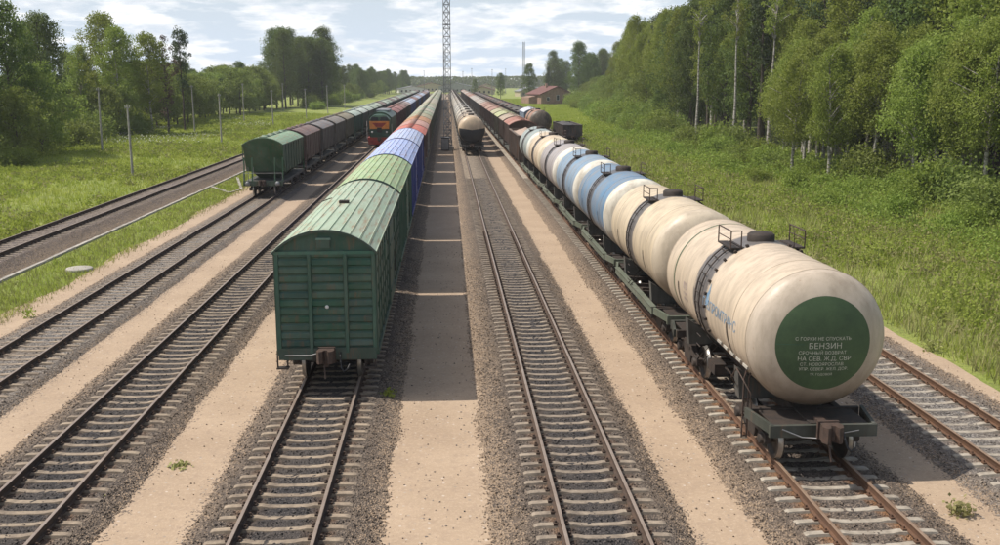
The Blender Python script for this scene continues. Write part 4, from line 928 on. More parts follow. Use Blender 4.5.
# ---- track B: diesel locomotive and its train
XB = TR['B'][0]; GB = 'wagons behind the locomotive'
def loco():
    t_ = thing('locomotive', 'dark green diesel locomotive with orange nose panel, red arrow and red skirt', 'locomotive'); h = 8.2
    ar = arch(1.48, 3.75, 4.5, 12)
    b = MB(); b.prism([(-1.48, 1.25)] + ar + [(1.48, 1.25)], 'y', -h + 2.3, h); b.build('body', 'loco_green', t_)
    n = [(-1.38, 1.25), (-1.48, 2.2)] + arch(1.44, 3.55, 4.32, 10) + [(1.48, 2.2), (1.38, 1.25)]; k = len(n)
    b = MB(); f_ = [(x * .90, -h + (.45 if z > 3.0 else .0) * (z - 2.2) / 1.3 * .9, min(z, 4.1)) for x, z in n]; r_ = [(x, -h + 2.297, z) for x, z in n]
    b.add(f_ + r_, [tuple(range(k))] + [(i_, (i_ + 1) % k, k + (i_ + 1) % k, k + i_) for i_ in range(k)]); b.build('cab', 'loco_green', t_)
    b = MB(); b.prism([(-1.25, 2.35), (1.25, 2.35), (1.3, 3.36), (-1.3, 3.36)], 'y', -h - .035, -h + .35); b.build('nose_panel', 'loco_orange', t_)
    b = MB(); b.prism([(-.95, 3.15), (.95, 3.15), (.40, 2.62), (-.40, 2.62)], 'y', -h - .06, -h - .036); b.build('nose_arrow', 'loco_red', t_)
    for x in (-.62, .62):
        w = MB(); w.prism([(x - .5, 3.38), (x + .5, 3.38), (x + .42, 3.88), (x - .42, 3.88)], 'y', -h + .08, -h + .5); w.build('windscreen', 'glass_dark', t_)
    for x in (-.95, .95):
        w = MB(); w.lathe([(-h - .08, .001), (-h - .08, .12), (-h + .1, .14)], 'y', 12, 0, (x, 0, 1.95)); w.build('headlight', 'white_paint', t_)
    b = MB(); b.box(-.3, .3, -h - .05, -h + .1, 1.9, 2.55); b.build('nose_door', 'dark_iron', t_)
    b = MB(); b.box(-1.55, 1.55, -h - .12, h + .05, .95, 1.247); b.build('skirt', 'loco_red', t_)
    b = MB(); b.prism([(-1.45, .32), (1.45, .32), (1.5, .945), (-1.5, .945)], 'y', -h - .22, -h - .1); b.build('plough', 'loco_red', t_)
    b = MB(); b.tube([(-1.62, -h + .2, 1.0), (-1.62, -h + .2, 3.4)], .03, 6); b.tube([(1.62, -h + .2, 1.0), (1.62, -h + .2, 3.0)], .03, 6); b.build('handrail', 'white_paint', t_)
    b = MB(); b.box(-.9, .9, -1, 5, 4.42, 4.62); b.lathe([(4.5, .7), (4.66, .7), (4.67, .001)], 'z', 18, 0, (0, 6.3, 0)); b.build('roof_grille', 'roof_grey', t_)
    running_gear(t_, h - 3.2, (-1,), h)
    return t_
lo = loco(); lo.location = (XB, 130.5 + 8.2, RT); lo['group'] = GB
seqB = [((0.13, 0.035, 0.035), (0.26, 0.09, 0.09), 'maroon'), ((0.13, 0.035, 0.035), (0.30, 0.11, 0.11), 'dark red'), ((0.11, 0.035, 0.03), (0.27, 0.12, 0.11), 'wine red'), ((0.05, 0.035, 0.03), (0.22, 0.15, 0.14), 'dark brown'), ((0.10, 0.06, 0.06), (0.36, 0.28, 0.28), 'dusty mauve'),
        ((0.07, 0.10, 0.26), (0.48, 0.58, 0.74), 'light blue'), ((0.07, 0.10, 0.26), (0.46, 0.56, 0.72), 'pale blue')]
for k in range(25):
    c, r, nm = seqB[k] if k < 7 else random.choice(seqB[2:])
    place(hp, XB, 147.8 + 11.8 * k + 5.6, (f'{nm} roofed wagon, {ORD[k]} one behind the diesel locomotive' if k < 13 else 'tiny distant wagon near the far end of the locomotive train'), bodyc(c, r), GB if k < 13 else 'far wagons of the locomotive train', kh)

# ------------------------------------------------------------------ lattice masts
def mast(x, y, H_, w, label, sec=1.0, group='lattice masts'):
    t_ = thing('lattice_mast', label, 'mast', (x, y, 0), 0, group)
    b = MB(); b.box(-w * .8, w * .8, -w * .8, w * .8, -.1, .45); b.build('footing', 'concrete', t_)
    wt = w * .72
    def P(sx_, sy_, z): k = w + (wt - w) * z / H_; return (sx_ * k / 2, sy_ * k / 2, z)
    for a_ in ((-1, -1), (1, -1), (1, 1), (-1, 1)):
        b = MB(); b.bar(P(*a_, .4), P(*a_, H_), .085); b.build('leg', 'galvanised', t_)
    n_ = int((H_ - .5) / sec); b = MB(); cs = [(-1, -1), (1, -1), (1, 1), (-1, 1)]
    for k in range(n_):
        z0_, z1_ = .5 + k * sec, .5 + (k + 1) * sec
        for i_ in range(4):
            a_, c_ = cs[i_], cs[(i_ + 1) % 4]
            b.bar(P(*a_, z0_), P(*c_, z1_), .045); b.bar(P(*c_, z0_), P(*a_, z1_), .045); b.bar(P(*a_, z1_), P(*c_, z1_), .05)
    kind(b.build('lattice_bracing', 'galvanised', t_), 'stuff')
    for z in np.arange(8, H_, 8):
        b = MB(); k = w + (wt - w) * z / H_; b.box(-k / 2 - .08, k / 2 + .08, -k / 2 - .08, k / 2 + .08, z - .05, z + .05); b.build('flange', 'galvanised', t_)
    b = MB()
    for z in np.arange(.6, H_, .35): b.tube([(-.16, w / 2 + .12, z), (.16, w / 2 + .12, z)], .015, 4)
    for xx_ in (-.16, .16): b.tube([(xx_, w / 2 + .12, .5), (xx_, w / 2 + .12, H_)], .02, 5)
    kind(b.build('climbing_ladder', 'galvanised', t_), 'stuff')
    return t_
mast(0.15, 129, 32, 1.0, 'tall galvanised lattice mast standing between the rows of wagons, running out of the top')
mast(-0.4, 310, 19, 0.9, 'far lattice mast seen just behind the foot of the tall one')
mast(36.8, 470, 27, 1.3, 'slender lattice mast on the skyline left of the brick house')
for k, (x, y, H_) in enumerate([(9.5, 560, 14), (15.5, 600, 16), (26, 560, 15), (42, 700, 17), (-14, 640, 15)]):
    t_ = thing('lamp_mast', ['thin mast on the skyline nearest the tall lattice mast', 'thin mast on the skyline, second to the right of the tall lattice mast', 'thin mast on the skyline midway to the slender lattice mast', 'thin mast on the skyline just left of the slender lattice mast', 'thin mast on the skyline left of the tall lattice mast'][k], 'mast', (x, y, 0), 0, 'thin masts on the skyline')
    b = MB(); b.tube([(0, 0, 0), (0, 0, H_)], [.22, .10], 8); b.build('pole', 'galvanised', t_); b = MB(); b.box(-.45, .45, -.12, .12, H_ - .2, H_ + .05); b.build('lamp_bar', 'galvanised', t_)
# dark lidded box at the mast foot
cb = thing('dark_box', 'dark box at the foot of the tall lattice mast', 'cabinet', (-.2, 127.3, 0)); b = MB(); b.box(-.5, .5, -.3, .3, .1, 1.7); b.build('case', 'dark_iron', cb); b = MB(); b.box(-.56, .56, -.36, .36, 1.703, 1.78); b.build('lid', 'roof_grey', cb); b = MB(); b.box(-.44, .44, -.33, -.303, .2, 1.6); b.build('door', 'wall_grey', cb)

# utility poles in the left meadow
poles = [(-29.4, 93.1, 6.6, 'nearest concrete pole in the left meadow, close to the far left track'), (-40.5, 117.8, 8.0, 'concrete pole by the big birches, behind the nearest pole'), (-31.5, 139.5, 7.0, 'pole in the meadow, second of the row along the far left track'), (-42.5, 169, 8.0, 'pole in front of the round trees, second of the back row'),
         (-33.5, 193, 7.0, 'pole in the meadow, third of the row along the far left track'), (-42.3, 209, 8.2, 'pole against the dark trees, third of the back row'), (-31.7, 226, 7.0, 'pole in the meadow, fourth of the row along the far left track'), (-46, 282, 8, 'small far pole against the tall dark grove'), (-31.6, 266, 7.5, 'small far pole, fifth of the row along the far left track'), (-31.5, 310, 7.5, 'smallest far pole of the row along the far left track')]
for k, (x, y, H_, lab) in enumerate(poles):
    t_ = thing('utility_pole', lab, 'pole', (x, y, .2), 0, 'poles in the left meadow'); t_.rotation_euler = (random.uniform(-.015, .015), random.uniform(-.02, .02), random.uniform(0, 1))
    b = MB(); b.tube([(0, 0, -.5), (0, 0, H_)], [.13, .085], 8); b.build('shaft', 'concrete', t_)
    b = MB(); b.box(-.26, .26, -.04, .04, H_ - .35, H_ - .27); b.build('crossarm', 'galvanised', t_)
    for x_ in (-.22, .22): b = MB(); b.tube([(x_, 0, H_ - .27), (x_, 0, H_ - .12)], [.02, .04], 6); b.build('insulator', 'white_paint', t_)

# ------------------------------------------------------------------ buildings
hs = thing('brick_house', 'pale brick house with dark red hipped roof on the meadow edge', 'house', (40.2, 383, 0), R(14))
b = MB(); w_, d_ = 6.4, 8; b.prism([(-w_, 0), (w_, 0), (w_, 3.9), (0, 6.6), (-w_, 3.9)], 'y', -d_, d_); b.build('wall', 'brick_pale', hs)
b = MB()
for s_ in (-1, 1): b.prism([(s_ * (w_ + .7), 3.62), (0, 6.62), (0, 6.92), (s_ * (w_ + .7), 3.92)], 'y', -d_ - .7, d_ + .7)
b.build('roof', 'roof_red', hs)
for x, z0_, z1_ in ((-3.6, 1.4, 2.8), (0.3, 1.5, 3.6), (3.6, 1.4, 2.8)):
    b = MB(); b.box(x - .6, x + .6, -d_ - .05, -d_ + .05, z0_, z1_); wdw = b.build('window', 'white_paint', hs); b = MB(); b.box(x - .5, x + .5, -d_ - .075, -d_ - .052, z0_ + .1, z1_ - .1); b.build('pane', 'glass_dark', wdw)
b = MB(); b.box(-1.8, -1.1, -.5, .5, 5.6, 7.9); b.build('chimney', 'brick_pale', hs)
b = MB(); b.prism([(-w_ - 3.2, 0), (-w_ - .002, 0), (-w_ - .002, 3.3), (-w_ - 3.2, 2.6)], 'y', -3, 6); b.build('annex', 'brick_pale', hs)
far = [(24, 640, 14, 5, 'wall_cream', 'roof_red', 'cream house with red roof on the skyline right of the middle train'), (46, 560, 12, 5, 'wall_cream', 'roof_grey', 'cream low house with grey roof in the far meadow'), (60, 700, 16, 5, 'wall_grey', 'roof_grey', 'grey shed on the skyline left of the brick house'),
       (8, 760, 26, 7, 'wall_grey', 'roof_grey', 'long grey shed closing the far end of the yard'), (-24, 700, 20, 5, 'white_paint', 'roof_grey', 'white low building at the far end of the locomotive train'), (-12, 820, 22, 7, 'wall_cream', 'roof_red', 'cream building with red roof at the far end of the yard'),
       (34, 830, 14, 6, 'wall_cream', 'roof_red', 'small far cream house behind the thin masts'), (78, 780, 16, 5, 'wall_cream', 'roof_red', 'far cream house behind the brick house')]
for (x, y, w_, h_, wm_, rm_, lab) in far:
    t_ = thing('far_building', lab, 'building', (x, y, 0), R(random.uniform(-15, 15)), None)
    b = MB(); b.prism([(-w_ / 2, 0), (w_ / 2, 0), (w_ / 2, h_ * .62), (0, h_), (-w_ / 2, h_ * .62)], 'y', -5, 5); b.build('wall', wm_, t_)
    b = MB()
    for s_ in (-1, 1): b.prism([(s_ * (w_ / 2 + .5), h_ * .62 - .2), (0, h_ + .02), (0, h_ + .3), (s_ * (w_ / 2 + .5), h_ * .62 + .1)], 'y', -5.5, 5.5)
    b.build('roof', rm_, t_)
    for x_ in np.arange(-w_ / 2 + 1.5, w_ / 2 - 1, 3.0): b = MB(); b.box(x_, x_ + 1.2, -5.06, -4.95, 1.0, 2.4); b.build('window', 'glass_dark', t_)

# ------------------------------------------------------------------ trees
def cards(centers, size, r_=None, flat=0.0):
    n = len(centers); a = rng.normal(size=(n, 3)); a[:, 2] *= (1 - flat); a /= np.linalg.norm(a, axis=1)[:, None]
    b_ = rng.normal(size=(n, 3)); b_ -= (b_ * a).sum(1)[:, None] * a; b_ /= np.linalg.norm(b_, axis=1)[:, None]
    s = (size * rng.uniform(.6, 1.3, n))[:, None] if np.isscalar(size) else size[:, None]
    a = a * s * .5; b_ = b_ * s * .36
    V = np.stack([centers - a, centers + b_, centers + a, centers - b_], 1).reshape(-1, 3)
    F = np.arange(n * 4).reshape(-1, 4)
    return V, F
def envelope(kind_, u):      # u 0..1 up the crown -> radius factor
    if kind_ == 'birch': return np.sin(np.pi * np.clip(u * .86 + .10, 0, 1)) ** .75
    if kind_ == 'round': return np.sqrt(np.clip(1 - (2 * u - .85) ** 2 * .72, 0.02, 1))
    if kind_ == 'spruce': return (1 - u) ** .85 * .95 + .05
    if kind_ == 'pine': return np.where(u < .5, .35 + .4 * u, np.sin(np.pi * np.clip(u * .9 + .1, 0, 1)) ** .6)
    return np.ones_like(u)
def tree_meshes(kind_, H_, cr, base, leaf, bark, nl, clump=.75, leafs=.26, sparse=1.0, nclump=150):
    crown_h = H_ - base
    u = rng.random(nclump) ** .85; rad = envelope(kind_, u) * cr; an = rng.uniform(0, 6.283, nclump); rr = rad * np.sqrt(rng.uniform(.12, 1, nclump))
    lob = 1 + .28 * np.sin(an * 2 + u * 7 + rng.uniform(0, 6)) + .15 * np.sin(an * 5 + u * 13)
    cc = np.stack([rr * lob * np.cos(an), rr * lob * np.sin(an), base + u * crown_h], -1)
    per = np.maximum(1, (nl // nclump)); idx = np.repeat(np.arange(nclump), per)
    cs_ = clump * rng.uniform(.55, 1.35, nclump)
    off = rng.normal(size=(len(idx), 3)); off /= np.linalg.norm(off, axis=1)[:, None]; off *= (rng.random(len(idx)) ** .42)[:, None] * cs_[idx][:, None]
    off[:, 2] *= .85
    if kind_ == 'birch': off[:, 2] -= np.abs(rng.normal(0, .35, len(idx)))        # hanging twigs
    pts = cc[idx] + off
    V, F = cards(pts, leafs)
    crown = npmesh('crown', V, F, [leaf])
    b = MB(); lean = (rng.uniform(-.3, .3), rng.uniform(-.3, .3)); tr_ = H_ * .0095 + .04; P_ = []
    for k in range(7):
        q = k / 6; P_.append((lean[0] * q * q * 2 + .06 * math.sin(k * 2.1), lean[1] * q * q * 2, q * H_ * .94 - .3 * (k == 0)))
    b.tube(P_, [tr_ * (1.15 - q * .17) if q < 6 else tr_ * .15 for q in range(7)], 8)
    for k in range(0, nclump, max(1, nclump // 26)):
        c_ = cc[k]; zt = max(base * .7, c_[2] - .8 - .3 * math.hypot(c_[0], c_[1])); q = zt / H_
        s0 = (lean[0] * q * q * 2, lean[1] * q * q * 2, zt); b.tube([s0, ((s0[0] + c_[0]) / 2, (s0[1] + c_[1]) / 2, (zt + c_[2]) / 2 + .15), tuple(c_)], [tr_ * .33, tr_ * .2, .015], 5, 0, False)
    trunk = b.mesh('trunk', [bark])
    return crown, trunk
TP = {}
def proto(key, n, **kw):
    TP[key] = [tree_meshes(**{k_: (v_() if callable(v_) else v_) for k_, v_ in kw.items()}) for _ in range(n)]
U_ = random.uniform
proto('birch', 6, kind_='birch', H_=lambda: U_(17, 20), cr=lambda: U_(2.3, 3.1), base=lambda: U_(4.2, 6), leaf='leaf_birch', bark='bark_birch', nl=16000, nclump=240, clump=.75, leafs=.21)
proto('young_birch', 4, kind_='birch', H_=lambda: U_(9, 12), cr=lambda: U_(1.9, 2.4), base=lambda: U_(3.0, 3.9), leaf='leaf_young', bark='bark_birch', nl=17000, nclump=190, clump=.62, leafs=.145)
proto('dark', 4, kind_='round', H_=lambda: U_(16, 20), cr=lambda: U_(3.2, 4.2), base=lambda: U_(2.5, 4), leaf='leaf_dark', bark='bark_dark', nl=14000, nclump=270, clump=1.0, leafs=.27)
proto('pine', 3, kind_='pine', H_=lambda: U_(18, 21), cr=lambda: U_(2.2, 2.9), base=lambda: U_(7, 9), leaf='leaf_pine', bark='bark_dark', nl=5200, nclump=80, clump=.75, leafs=.26)
proto('bare', 2, kind_='pine', H_=20, cr=1.8, base=14.5, leaf='leaf_birch', bark='bark_birch', nl=1400, nclump=30, clump=.6, leafs=.24)
proto('spruce', 2, kind_='spruce', H_=lambda: U_(14, 17), cr=2.8, base=1.2, leaf='leaf_pine', bark='bark_dark', nl=9000, nclump=200, clump=.6, leafs=.25)
proto('deadpine', 1, kind_='pine', H_=16, cr=2.4, base=3.0, leaf='leaf_brown', bark='bark_dark', nl=3000, nclump=90, clump=.6, leafs=.24)
proto('round', 4, kind_='round', H_=lambda: U_(9, 11), cr=lambda: U_(3.4, 4.4), base=lambda: U_(1, 2), leaf='leaf_willow', bark='bark_dark', nl=9000, nclump=150, clump=.95, leafs=.28)
def bush_me(H_, cr, leaf, nl, nclump=40):
    an = rng.uniform(0, 6.28, nclump); rr = cr * np.sqrt(rng.random(nclump)); z = H_ * rng.uniform(.25, .85, nclump) * (1 - .35 * (rr / cr) ** 2)
    cc = np.stack([rr * np.cos(an), rr * np.sin(an), z], -1); idx = np.repeat(np.arange(nclump), nl // nclump)
    off = rng.normal(size=(len(idx), 3)) * .32 * H_ * .5; pts = cc[idx] + off; pts[:, 2] = np.abs(pts[:, 2])
    V, F = cards(pts, .17 + .02 * H_); crown = npmesh('foliage', V, F, [leaf]); b = MB()
    for k in range(0, nclump, 4): b.tube([(cc[k][0] * .15, cc[k][1] * .15, -.1), tuple(cc[k])], [.04, .012], 5, 0, False)
    return crown, b.mesh('stem', ['bark_dark'])
proto('lush', 3, kind_='round', H_=lambda: U_(17, 19), cr=lambda: U_(2.9, 3.4), base=lambda: U_(4.5, 5.5), leaf='leaf_birch', bark='bark_birch', nl=14000, nclump=260, clump=.85, leafs=.24)
TP['bush'] = [bush_me(U_(2.2, 3.2), U_(1.5, 2.1), 'leaf_bush', 3600) for _ in range(4)]
TP['greybush'] = [bush_me(U_(2.4, 3.6), U_(1.6, 2.3), 'leaf_willow', 3600) for _ in range(3)]
def gz(x, y): return float(terr(np.array([[float(x)]]), np.array([[float(y)]]))[0, 0])
def plant(key, x, y, label, group, sc=1.0, szz=None, name=None, cat='tree'):
    cr_, tk_ = random.choice(TP[key]); isb = key in ('bush', 'greybush')
    nm = name or {'birch': 'birch_tree', 'young_birch': 'birch_tree', 'dark': 'deciduous_tree', 'lush': 'birch_tree', 'pine': 'pine_tree', 'bare': 'birch_tree', 'spruce': 'spruce_tree', 'deadpine': 'pine_tree', 'round': 'willow_tree', 'bush': 'bush', 'greybush': 'bush'}[key]
    t_ = thing(nm, label, 'bush' if isb else cat, (x, y, gz(x, y)), U_(0, 6.28), group); s = sc * U_(.93, 1.07)
    t_.scale = (s, s, (szz or sc) * U_(.95, 1.05))
    link('foliage' if isb else 'crown', cr_, t_); link('stem' if isb else 'trunk', tk_, t_)
    return t_
# right forest: named edge trees first
edge = [('bare', 39.5, 119, 1, 'tall bare white birch trunk with thin crown at the middle of the right forest edge'), ('bare', 37.0, 125, .95, 'slim reddish bare trunk left of the tall bare white birch'), ('bare', 35.2, 137, .95, 'pale slim trunk standing left of the two bare birches at the forest edge'),
        ('young_birch', 32.3, 90, 1.1, 'short birch with white trunk standing out in front of the right forest'), ('young_birch', 34.2, 86, 1.15, 'bushy young birch in front of the dark gap of the right forest'), ('young_birch', 37.0, 83, 1.25, 'rounded pale green birch right of the short edge birches'),
        ('young_birch', 38.6, 76.5, 1.35, 'broad young birch at the forest edge left of the nearest birches'), ('young_birch', 37.4, 66, 1.2, 'birch nearest the right edge of the picture with a thin white stem'), ('young_birch', 41, 69, 1.35, 'bright green birch just behind the nearest one at the right'),
        ('birch', 44, 74, .95, 'tall yellow green birch reaching the top right corner')]
for key, x, y, sc, lab in edge: plant(key, x, y, lab, 'trees of the right forest edge', sc)
GR = 'trees of the right forest'
def forest_row(x0_, y0_, y1_, step, kinds, dx, sc=1.0):
    y = y0_
    while y < y1_:
        x = x0_ + U_(-dx, dx) + (max(0, y - 190) * .11); key = random.choices([k for k, _ in kinds], [w for _, w in kinds])[0]
        if min(math.dist((x, y), (e[1], e[2])) for e in edge) > 2.4:
            zone = 'at the right picture edge' if y < 72 else 'behind the young edge birches' if y < 100 else 'around the bare white trunks' if y < 146 else 'left of the bare trunks' if y < 215 else 'towards the brick house'
            kd = {'birch': 'tall birch', 'young_birch': 'young birch', 'dark': 'dark leafy tree', 'lush': 'round topped birch', 'pine': 'tall pine', 'bare': 'bare stemmed birch', 'spruce': 'dark spruce'}[key]
            rw = 'front' if x0_ < 45 else 'inner' if x0_ < 58 else 'rear'
            lab = f'{kd} in the {rw} rows of the right forest {zone}'
            plant(key, x, y, lab, kd + ' group of the right forest ' + zone, sc * U_(.9, 1.12) * 1.12)
        y += step * U_(.7, 1.3)
forest_row(37.5, 46, 108, 4.4, [('young_birch', 1)], 1.6, 1.12)
forest_row(40.5, 48, 112, 4.4, [('young_birch', 2), ('birch', 1)], 1.5, 1.2)
forest_row(45, 48, 130, 4.0, [('birch', 5), ('lush', 3), ('dark', 1), ('pine', 1)], 2.0)
forest_row(41, 127, 300, 4.6, [('birch', 5), ('dark', 2), ('pine', 1), ('bare', .6)], 2.0)
forest_row(48, 55, 310, 5.0, [('dark', 4), ('birch', 3), ('pine', 2), ('spruce', 1)], 2.5, 1.03)
forest_row(54, 62, 320, 6.0, [('dark', 4), ('pine', 2), ('birch', 2), ('spruce', 1)], 2.5, 1.1)
forest_row(61, 75, 330, 8.0, [('dark', 4), ('pine', 2)], 3, 1.15)
forest_row(70, 95, 330, 12.0, [('dark', 1)], 3, 1.2)
for k in range(34):
    y = 42 + k * 2.6 + U_(-1, 1); plant('bush', U_(27, 34.5), y, 'small bright bush in the open meadow ' + ('near the right picture edge' if y < 62 else 'below the young edge birches' if y < 100 else 'below the bare white trunks'), 'meadow bushes ' + ('right' if y < 62 else 'middle' if y < 100 else 'left'), U_(.35, .68))
# bushes along the right forest edge
for k in range(120):
    y = 46 + 330 * (k / 120) ** 1.25 + U_(-2, 2); x = (34.0 if y > 95 else 36.5) + max(0, y - 170) * .075 + U_(-2.2, 2.6)
    zn = 'right of the edge birches' if y < 80 else 'below the young edge birches' if y < 110 else 'below the bare white trunks' if y < 150 else 'left of the bare trunks' if y < 240 else 'near the brick house'
    kb = 'grey green willow bush' if k % 3 == 0 else 'leafy bush'
    plant('greybush' if k % 3 == 0 else 'bush', x, y, kb + ' in the fringe of the right forest ' + zn, kb + 'es ' + zn, U_(.5, 1.15) * (1.0 if y < 150 else 1.5))
for k in range(26):
    y = 175 + k * 9; plant('round', 40 + max(0, y - 190) * .09 + U_(-2, 2), y, 'pale rounded willow bush tree at the far foot of the right forest', 'willows at the far foot of the right forest', U_(.75, 1.1))
for k in range(44):
    y = U_(395, 520); plant('dark', U_(52, 105), y, 'dark tree in the far grove behind the brick house', 'dark far grove behind the brick house', U_(.95, 1.2), cat='tree')
# left side
GL = 'trees of the left forest'
left = [('dark', -50.5, 103, 1.10, 'big dark tree cut by the left picture edge, tallest at the left'), ('dark', -48.5, 113, .92, 'dark dense tree right of the tallest one at the left edge'), ('birch', -53, 107, 1.0, 'leafy tree top between the dark trees at the left edge'), ('round', -47.5, 118, 1.0, 'grey green willow in front of the dark trees at the left edge'), ('dark', -57, 112, 1.05, 'dark tree behind the left edge group'), ('round', -46, 108, .8, 'small leafy tree at the foot of the left edge group'),
        ('lush', -54.5, 162, 1.08, 'tallest birch of the left clump with dense round top'), ('lush', -51.0, 158, 1.0, 'light green birch standing beside the tallest left birch'), ('lush', -47.8, 163, .92, 'birch on the right of the left clump, darker crown'), ('young_birch', -59, 164, 1.3, 'slim birch on the left of the left clump'), ('deadpine', -46.0, 166, .95, 'pine with brown dying needles right of the left birches'), ('pine', -44.9, 172, .86, 'dark pine top just behind the brown pine')]
for key, x, y, sc, lab in left: plant(key, x, y, lab, GL, sc, cat='tree')
for k in range(16):
    plant(random.choice(['round', 'dark', 'lush']), U_(-75, -58), 95 + k * 6, 'leafy tree deep in the left forest', 'inner trees of the left forest', U_(.8, 1.0))
for k in range(14): plant('round', U_(-64, -50), 120 + k * 3.6, 'low willow between the left edge group and the birch clump', 'willows of the left forest edge', U_(.55, .85))
for k in range(12): plant('bush' if k % 2 else 'greybush', U_(-58, -46), 126 + k * 4, 'bush under the left birches', 'bushes of the left meadow edge', U_(.9, 1.4))
for k in range(34):
    y = 178 + k * 4.2; plant('round', U_(-60, -49) - (y - 178) * .02, y, 'round topped willow in the long belt behind the left poles', 'round willows behind the left poles', U_(.95, 1.25))
for k in range(24):
    y = 185 + k * 6; plant('dark', U_(-74, -62), y, 'darker tree behind the willow belt on the left', 'dark trees behind the left willow belt', U_(.62, .72))
for k in range(20):
    y = U_(300, 362); plant('dark', U_(-58, -40), y, 'tree of the tall dark grove on the left skyline', 'tall dark grove on the left', U_(1.08, 1.3))
for k in range(95): 
    y = 375 + k * 4.3; plant(random.choice(['dark', 'round', 'dark']), -46 + (y - 380) * .04 + U_(-16, 3), y, 'far tree in the belt beyond the dark grove', 'far tree belt on the left', U_(.68, .85))
for k in range(24):
    plant('bush', U_(-44, -38), 300 + k * 9, 'pale bush along the far left meadow', 'pale bushes along the far left meadow', U_(1.0, 1.6))
plant('bush', -44, 102, 'round bush in the meadow under the left edge trees', 'bushes of the left meadow edge', 1.0)
plant('spruce', 47.0, 455, 'small dark pointed tree beside the slender skyline mast', 'far single trees', .9); plant('dark', 38.6, 460, 'tall dark far tree beside the slender skyline mast', 'far single trees', .95)
plant('dark', 27.5, 500, 'far tree left of the slender skyline mast', 'far single trees', .7)
plant('dark', 15, 520, 'small far round tree above the middle tanks', 'far single trees', .5)
# far-off wood along the horizon, one mass
n = 60000; fx_ = rng.uniform(-700, 800, n); fy_ = 1150 + rng.uniform(0, 90, n); hz_ = 13 + 3.5 * vnoise(fx_, fx_ * 0, 77, 5, .03)
V, F = cards(np.stack([fx_, fy_, rng.random(n) * hz_], -1), 3.0)
kind(link('far_wood', npmesh('far_wood', V, F, ['leaf_dark'])), 'stuff')

# ------------------------------------------------------------------ grass and weeds
def blades(n, xf, yf, h0, h1, w, name, mat, nb=3, zoff=None, spread=.12):
    x, y = xf(n), yf(n); x0_ = np.repeat(x, nb) + rng.normal(0, spread, n * nb); y0_ = np.repeat(y, nb) + rng.normal(0, spread, n * nb)
    z0_ = terr(x0_[None], y0_[None])[0] if zoff is None else np.full(len(x0_), zoff); hh = rng.uniform(h0, h1, n * nb); an = rng.uniform(0, 3.14, n * nb)
    d = np.sqrt(x0_ ** 2 + y0_ ** 2); ww = w * (0.6 + d / 60); lx = rng.normal(0, .35, n * nb) * hh; ly = rng.normal(0, .35, n * nb) * hh
    dx_ = np.cos(an) * ww / 2; dy_ = np.sin(an) * ww / 2
    V = np.stack([np.stack([x0_ - dx_, y0_ - dy_, z0_ - .03], -1), np.stack([x0_ + dx_, y0_ + dy_, z0_ - .03], -1), np.stack([x0_ + lx, y0_ + ly, z0_ + hh], -1)], 1).reshape(-1, 3)
    kind(link(name, npmesh(name, V, np.arange(len(V)).reshape(-1, 3), [mat])), 'stuff')
dens = lambda y0_, y1_, p=1.6: (lambda n: y0_ + (y1_ - y0_) * rng.random(n) ** p)
def patchy(n, x0_, x1_, y, seed, thr=-.2):
    return rng.uniform(x0_, x1_, n)
blades(64000, lambda n: rng.uniform(16.6, 46, n), dens(24, 480, 1.75), .14, .40, .035, 'grass', 'grass_blade')
blades(16000, lambda n: 16.6 + 24 * rng.random(n) ** 1.2, dens(26, 160), .35, .95, .035, 'tall_grass', 'dry_grass', 2)
blades(46000, lambda n: rng.uniform(-62, -24.8, n), dens(48, 260), .15, .45, .035, 'grass', 'grass_blade')
blades(9000, lambda n: rng.uniform(-19.9, -17.0, n), dens(34, 180), .08, .25, .025, 'grass', 'grass_blade')
blades(5000, lambda n: rng.uniform(-20.0, -16.6, n), dens(34, 180), .1, .3, .025, 'dry_grass', 'dry_grass')
# weed clumps: leaf cards in mounds, patchy
def weeds(n, x0_, x1_, y0_, y1_, name, mat, hs_=(.3, 1.0), per=22, p=1.5):
    x = rng.uniform(x0_, x1_, n * 2); y = y0_ + (y1_ - y0_) * rng.random(n * 2) ** p
    k = vnoise(x, y, 55, 4, .28) > -.15; x = x[k][:n]; y = y[k][:n]; n = len(x); h_ = rng.uniform(*hs_, n); i_ = np.repeat(np.arange(n), per)
    c = np.stack([x[i_] + rng.normal(0, .30, len(i_)) * (h_[i_] + .3), y[i_] + rng.normal(0, .30, len(i_)) * (h_[i_] + .3), terr(x[None], y[None])[0][i_] + np.abs(rng.normal(.35, .3, len(i_))) * h_[i_]], -1)
    s = .11 + .0011 * c[:, 1]; V, F = cards(c, s); kind(link(name, npmesh(name, V, F, [mat])), 'stuff')
weeds(5200, 19, 40, 28, 200, 'weeds', 'weed_leaf'); weeds(1800, 26, 40, 40, 160, 'weeds', 'leaf_bush', (.8, 1.8), 34)
weeds(3600, -58, -25.5, 50, 240, 'weeds', 'weed_leaf', (.2, .7)); weeds(500, -58, -44, 70, 160, 'weeds', 'leaf_bush', (.8, 1.6), 30)
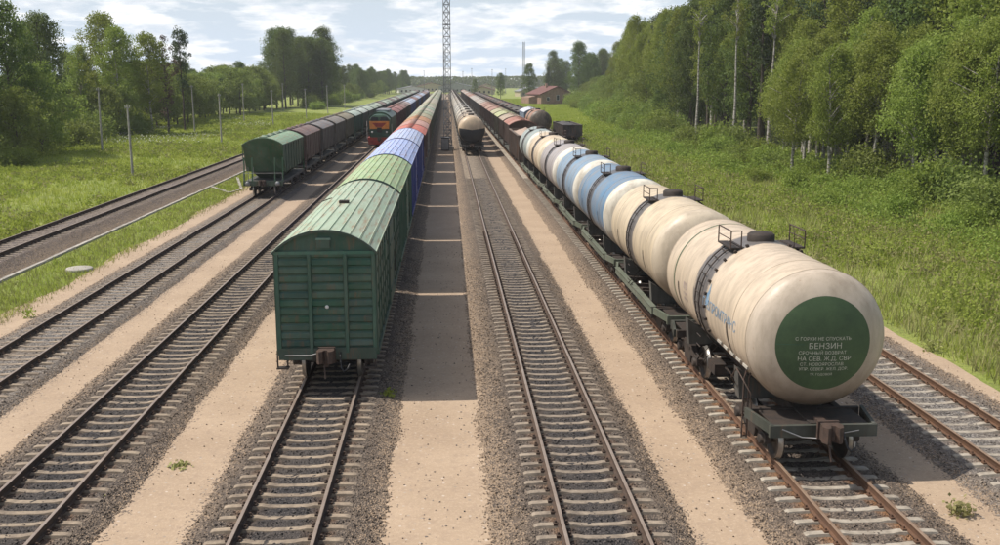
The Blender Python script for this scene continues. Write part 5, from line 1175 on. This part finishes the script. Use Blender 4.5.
# cow parsley heads in the left meadow
n = 2200; x = rng.uniform(-50, -30, n * 5); y = rng.uniform(95, 290, n * 5); k = (vnoise(x, y, 66, 3, .10) > .22) & (x < -34 + vnoise(y, x, 5, 3, .05) * 5); x, y = x[k][:n], y[k][:n]; n = len(x)
V, F = cards(np.stack([x, y, terr(x[None], y[None])[0] + rng.uniform(.4, .85, n)], -1), .15, flat=.85); kind(link('cow_parsley', npmesh('cow_parsley', V, F, ['flower_white'])), 'stuff')
weeds(900, 18, 30, 27, 120, 'dry_weeds', 'dry_grass', (.3, .8), 20); weeds(500, -40, -25.5, 50, 180, 'dry_weeds', 'dry_grass', (.2, .6), 18)
# single weeds on the sand
def weed_tuft(x, y, r_, h_, label, mat='weed_leaf', n=90):
    c = np.stack([rng.normal(0, r_ * .5, n), rng.normal(0, r_ * .5, n), np.abs(rng.normal(.4, .3, n)) * h_], -1); V, F = cards(c, .11)
    t_ = thing('weed', label, 'weed', (x, y, 0.01), 0, 'weeds on the sand'); link('foliage', npmesh('foliage', V, F, [mat]), t_)
    b = MB()
    for k in range(5): b.tube([(0, 0, 0), (rng.normal(0, r_ * .4), rng.normal(0, r_ * .4), h_ * .8)], [.008, .004], 4, 0, False)
    b.build('stem', 'weed_leaf', t_)
weed_tuft(-1.75, 27.0, .22, .28, 'bright green weed at the edge of the green wagon shadow')
weed_tuft(10.7, 18.6, .28, .35, 'grassy tuft on the sand right of the tank wagon track', 'dry_grass', 130)
weed_tuft(-16.2, 37.5, .25, .4, 'green weed on the sand below the round concrete lid')
weed_tuft(-6.4, 22.2, .25, .05, 'flat sparse weed on the sand left of the green wagon track', 'dry_grass', 60)
weed_tuft(-7.5, 20.2, .12, .08, 'small green sprout on the sand strip near the lower left', 'weed_leaf', 40)
weed_tuft(16.3, 31, .35, .4, 'tall weed tuft on the path by the rightmost track', 'dry_grass', 120)
# haze
hb = MB(); hb.box(-750, 850, -60, 1300, -1.2, 36.0)
hm = bpy.data.materials.new('haze'); hm.use_nodes = True; ht = hm.node_tree; ht.nodes.clear()
ho = ht.nodes.new('ShaderNodeOutputMaterial'); hv = ht.nodes.new('ShaderNodeVolumePrincipled'); hv.inputs['Density'].default_value = 0.00022; hv.inputs['Color'].default_value = (.93, .96, 1, 1); hv.inputs['Anisotropy'].default_value = .0
ht.links.new(hv.outputs[0], ho.inputs['Volume']); MATS['haze'] = hm
HAZE = True
if HAZE: kind(hb.build('haze', 'haze'), 'stuff')
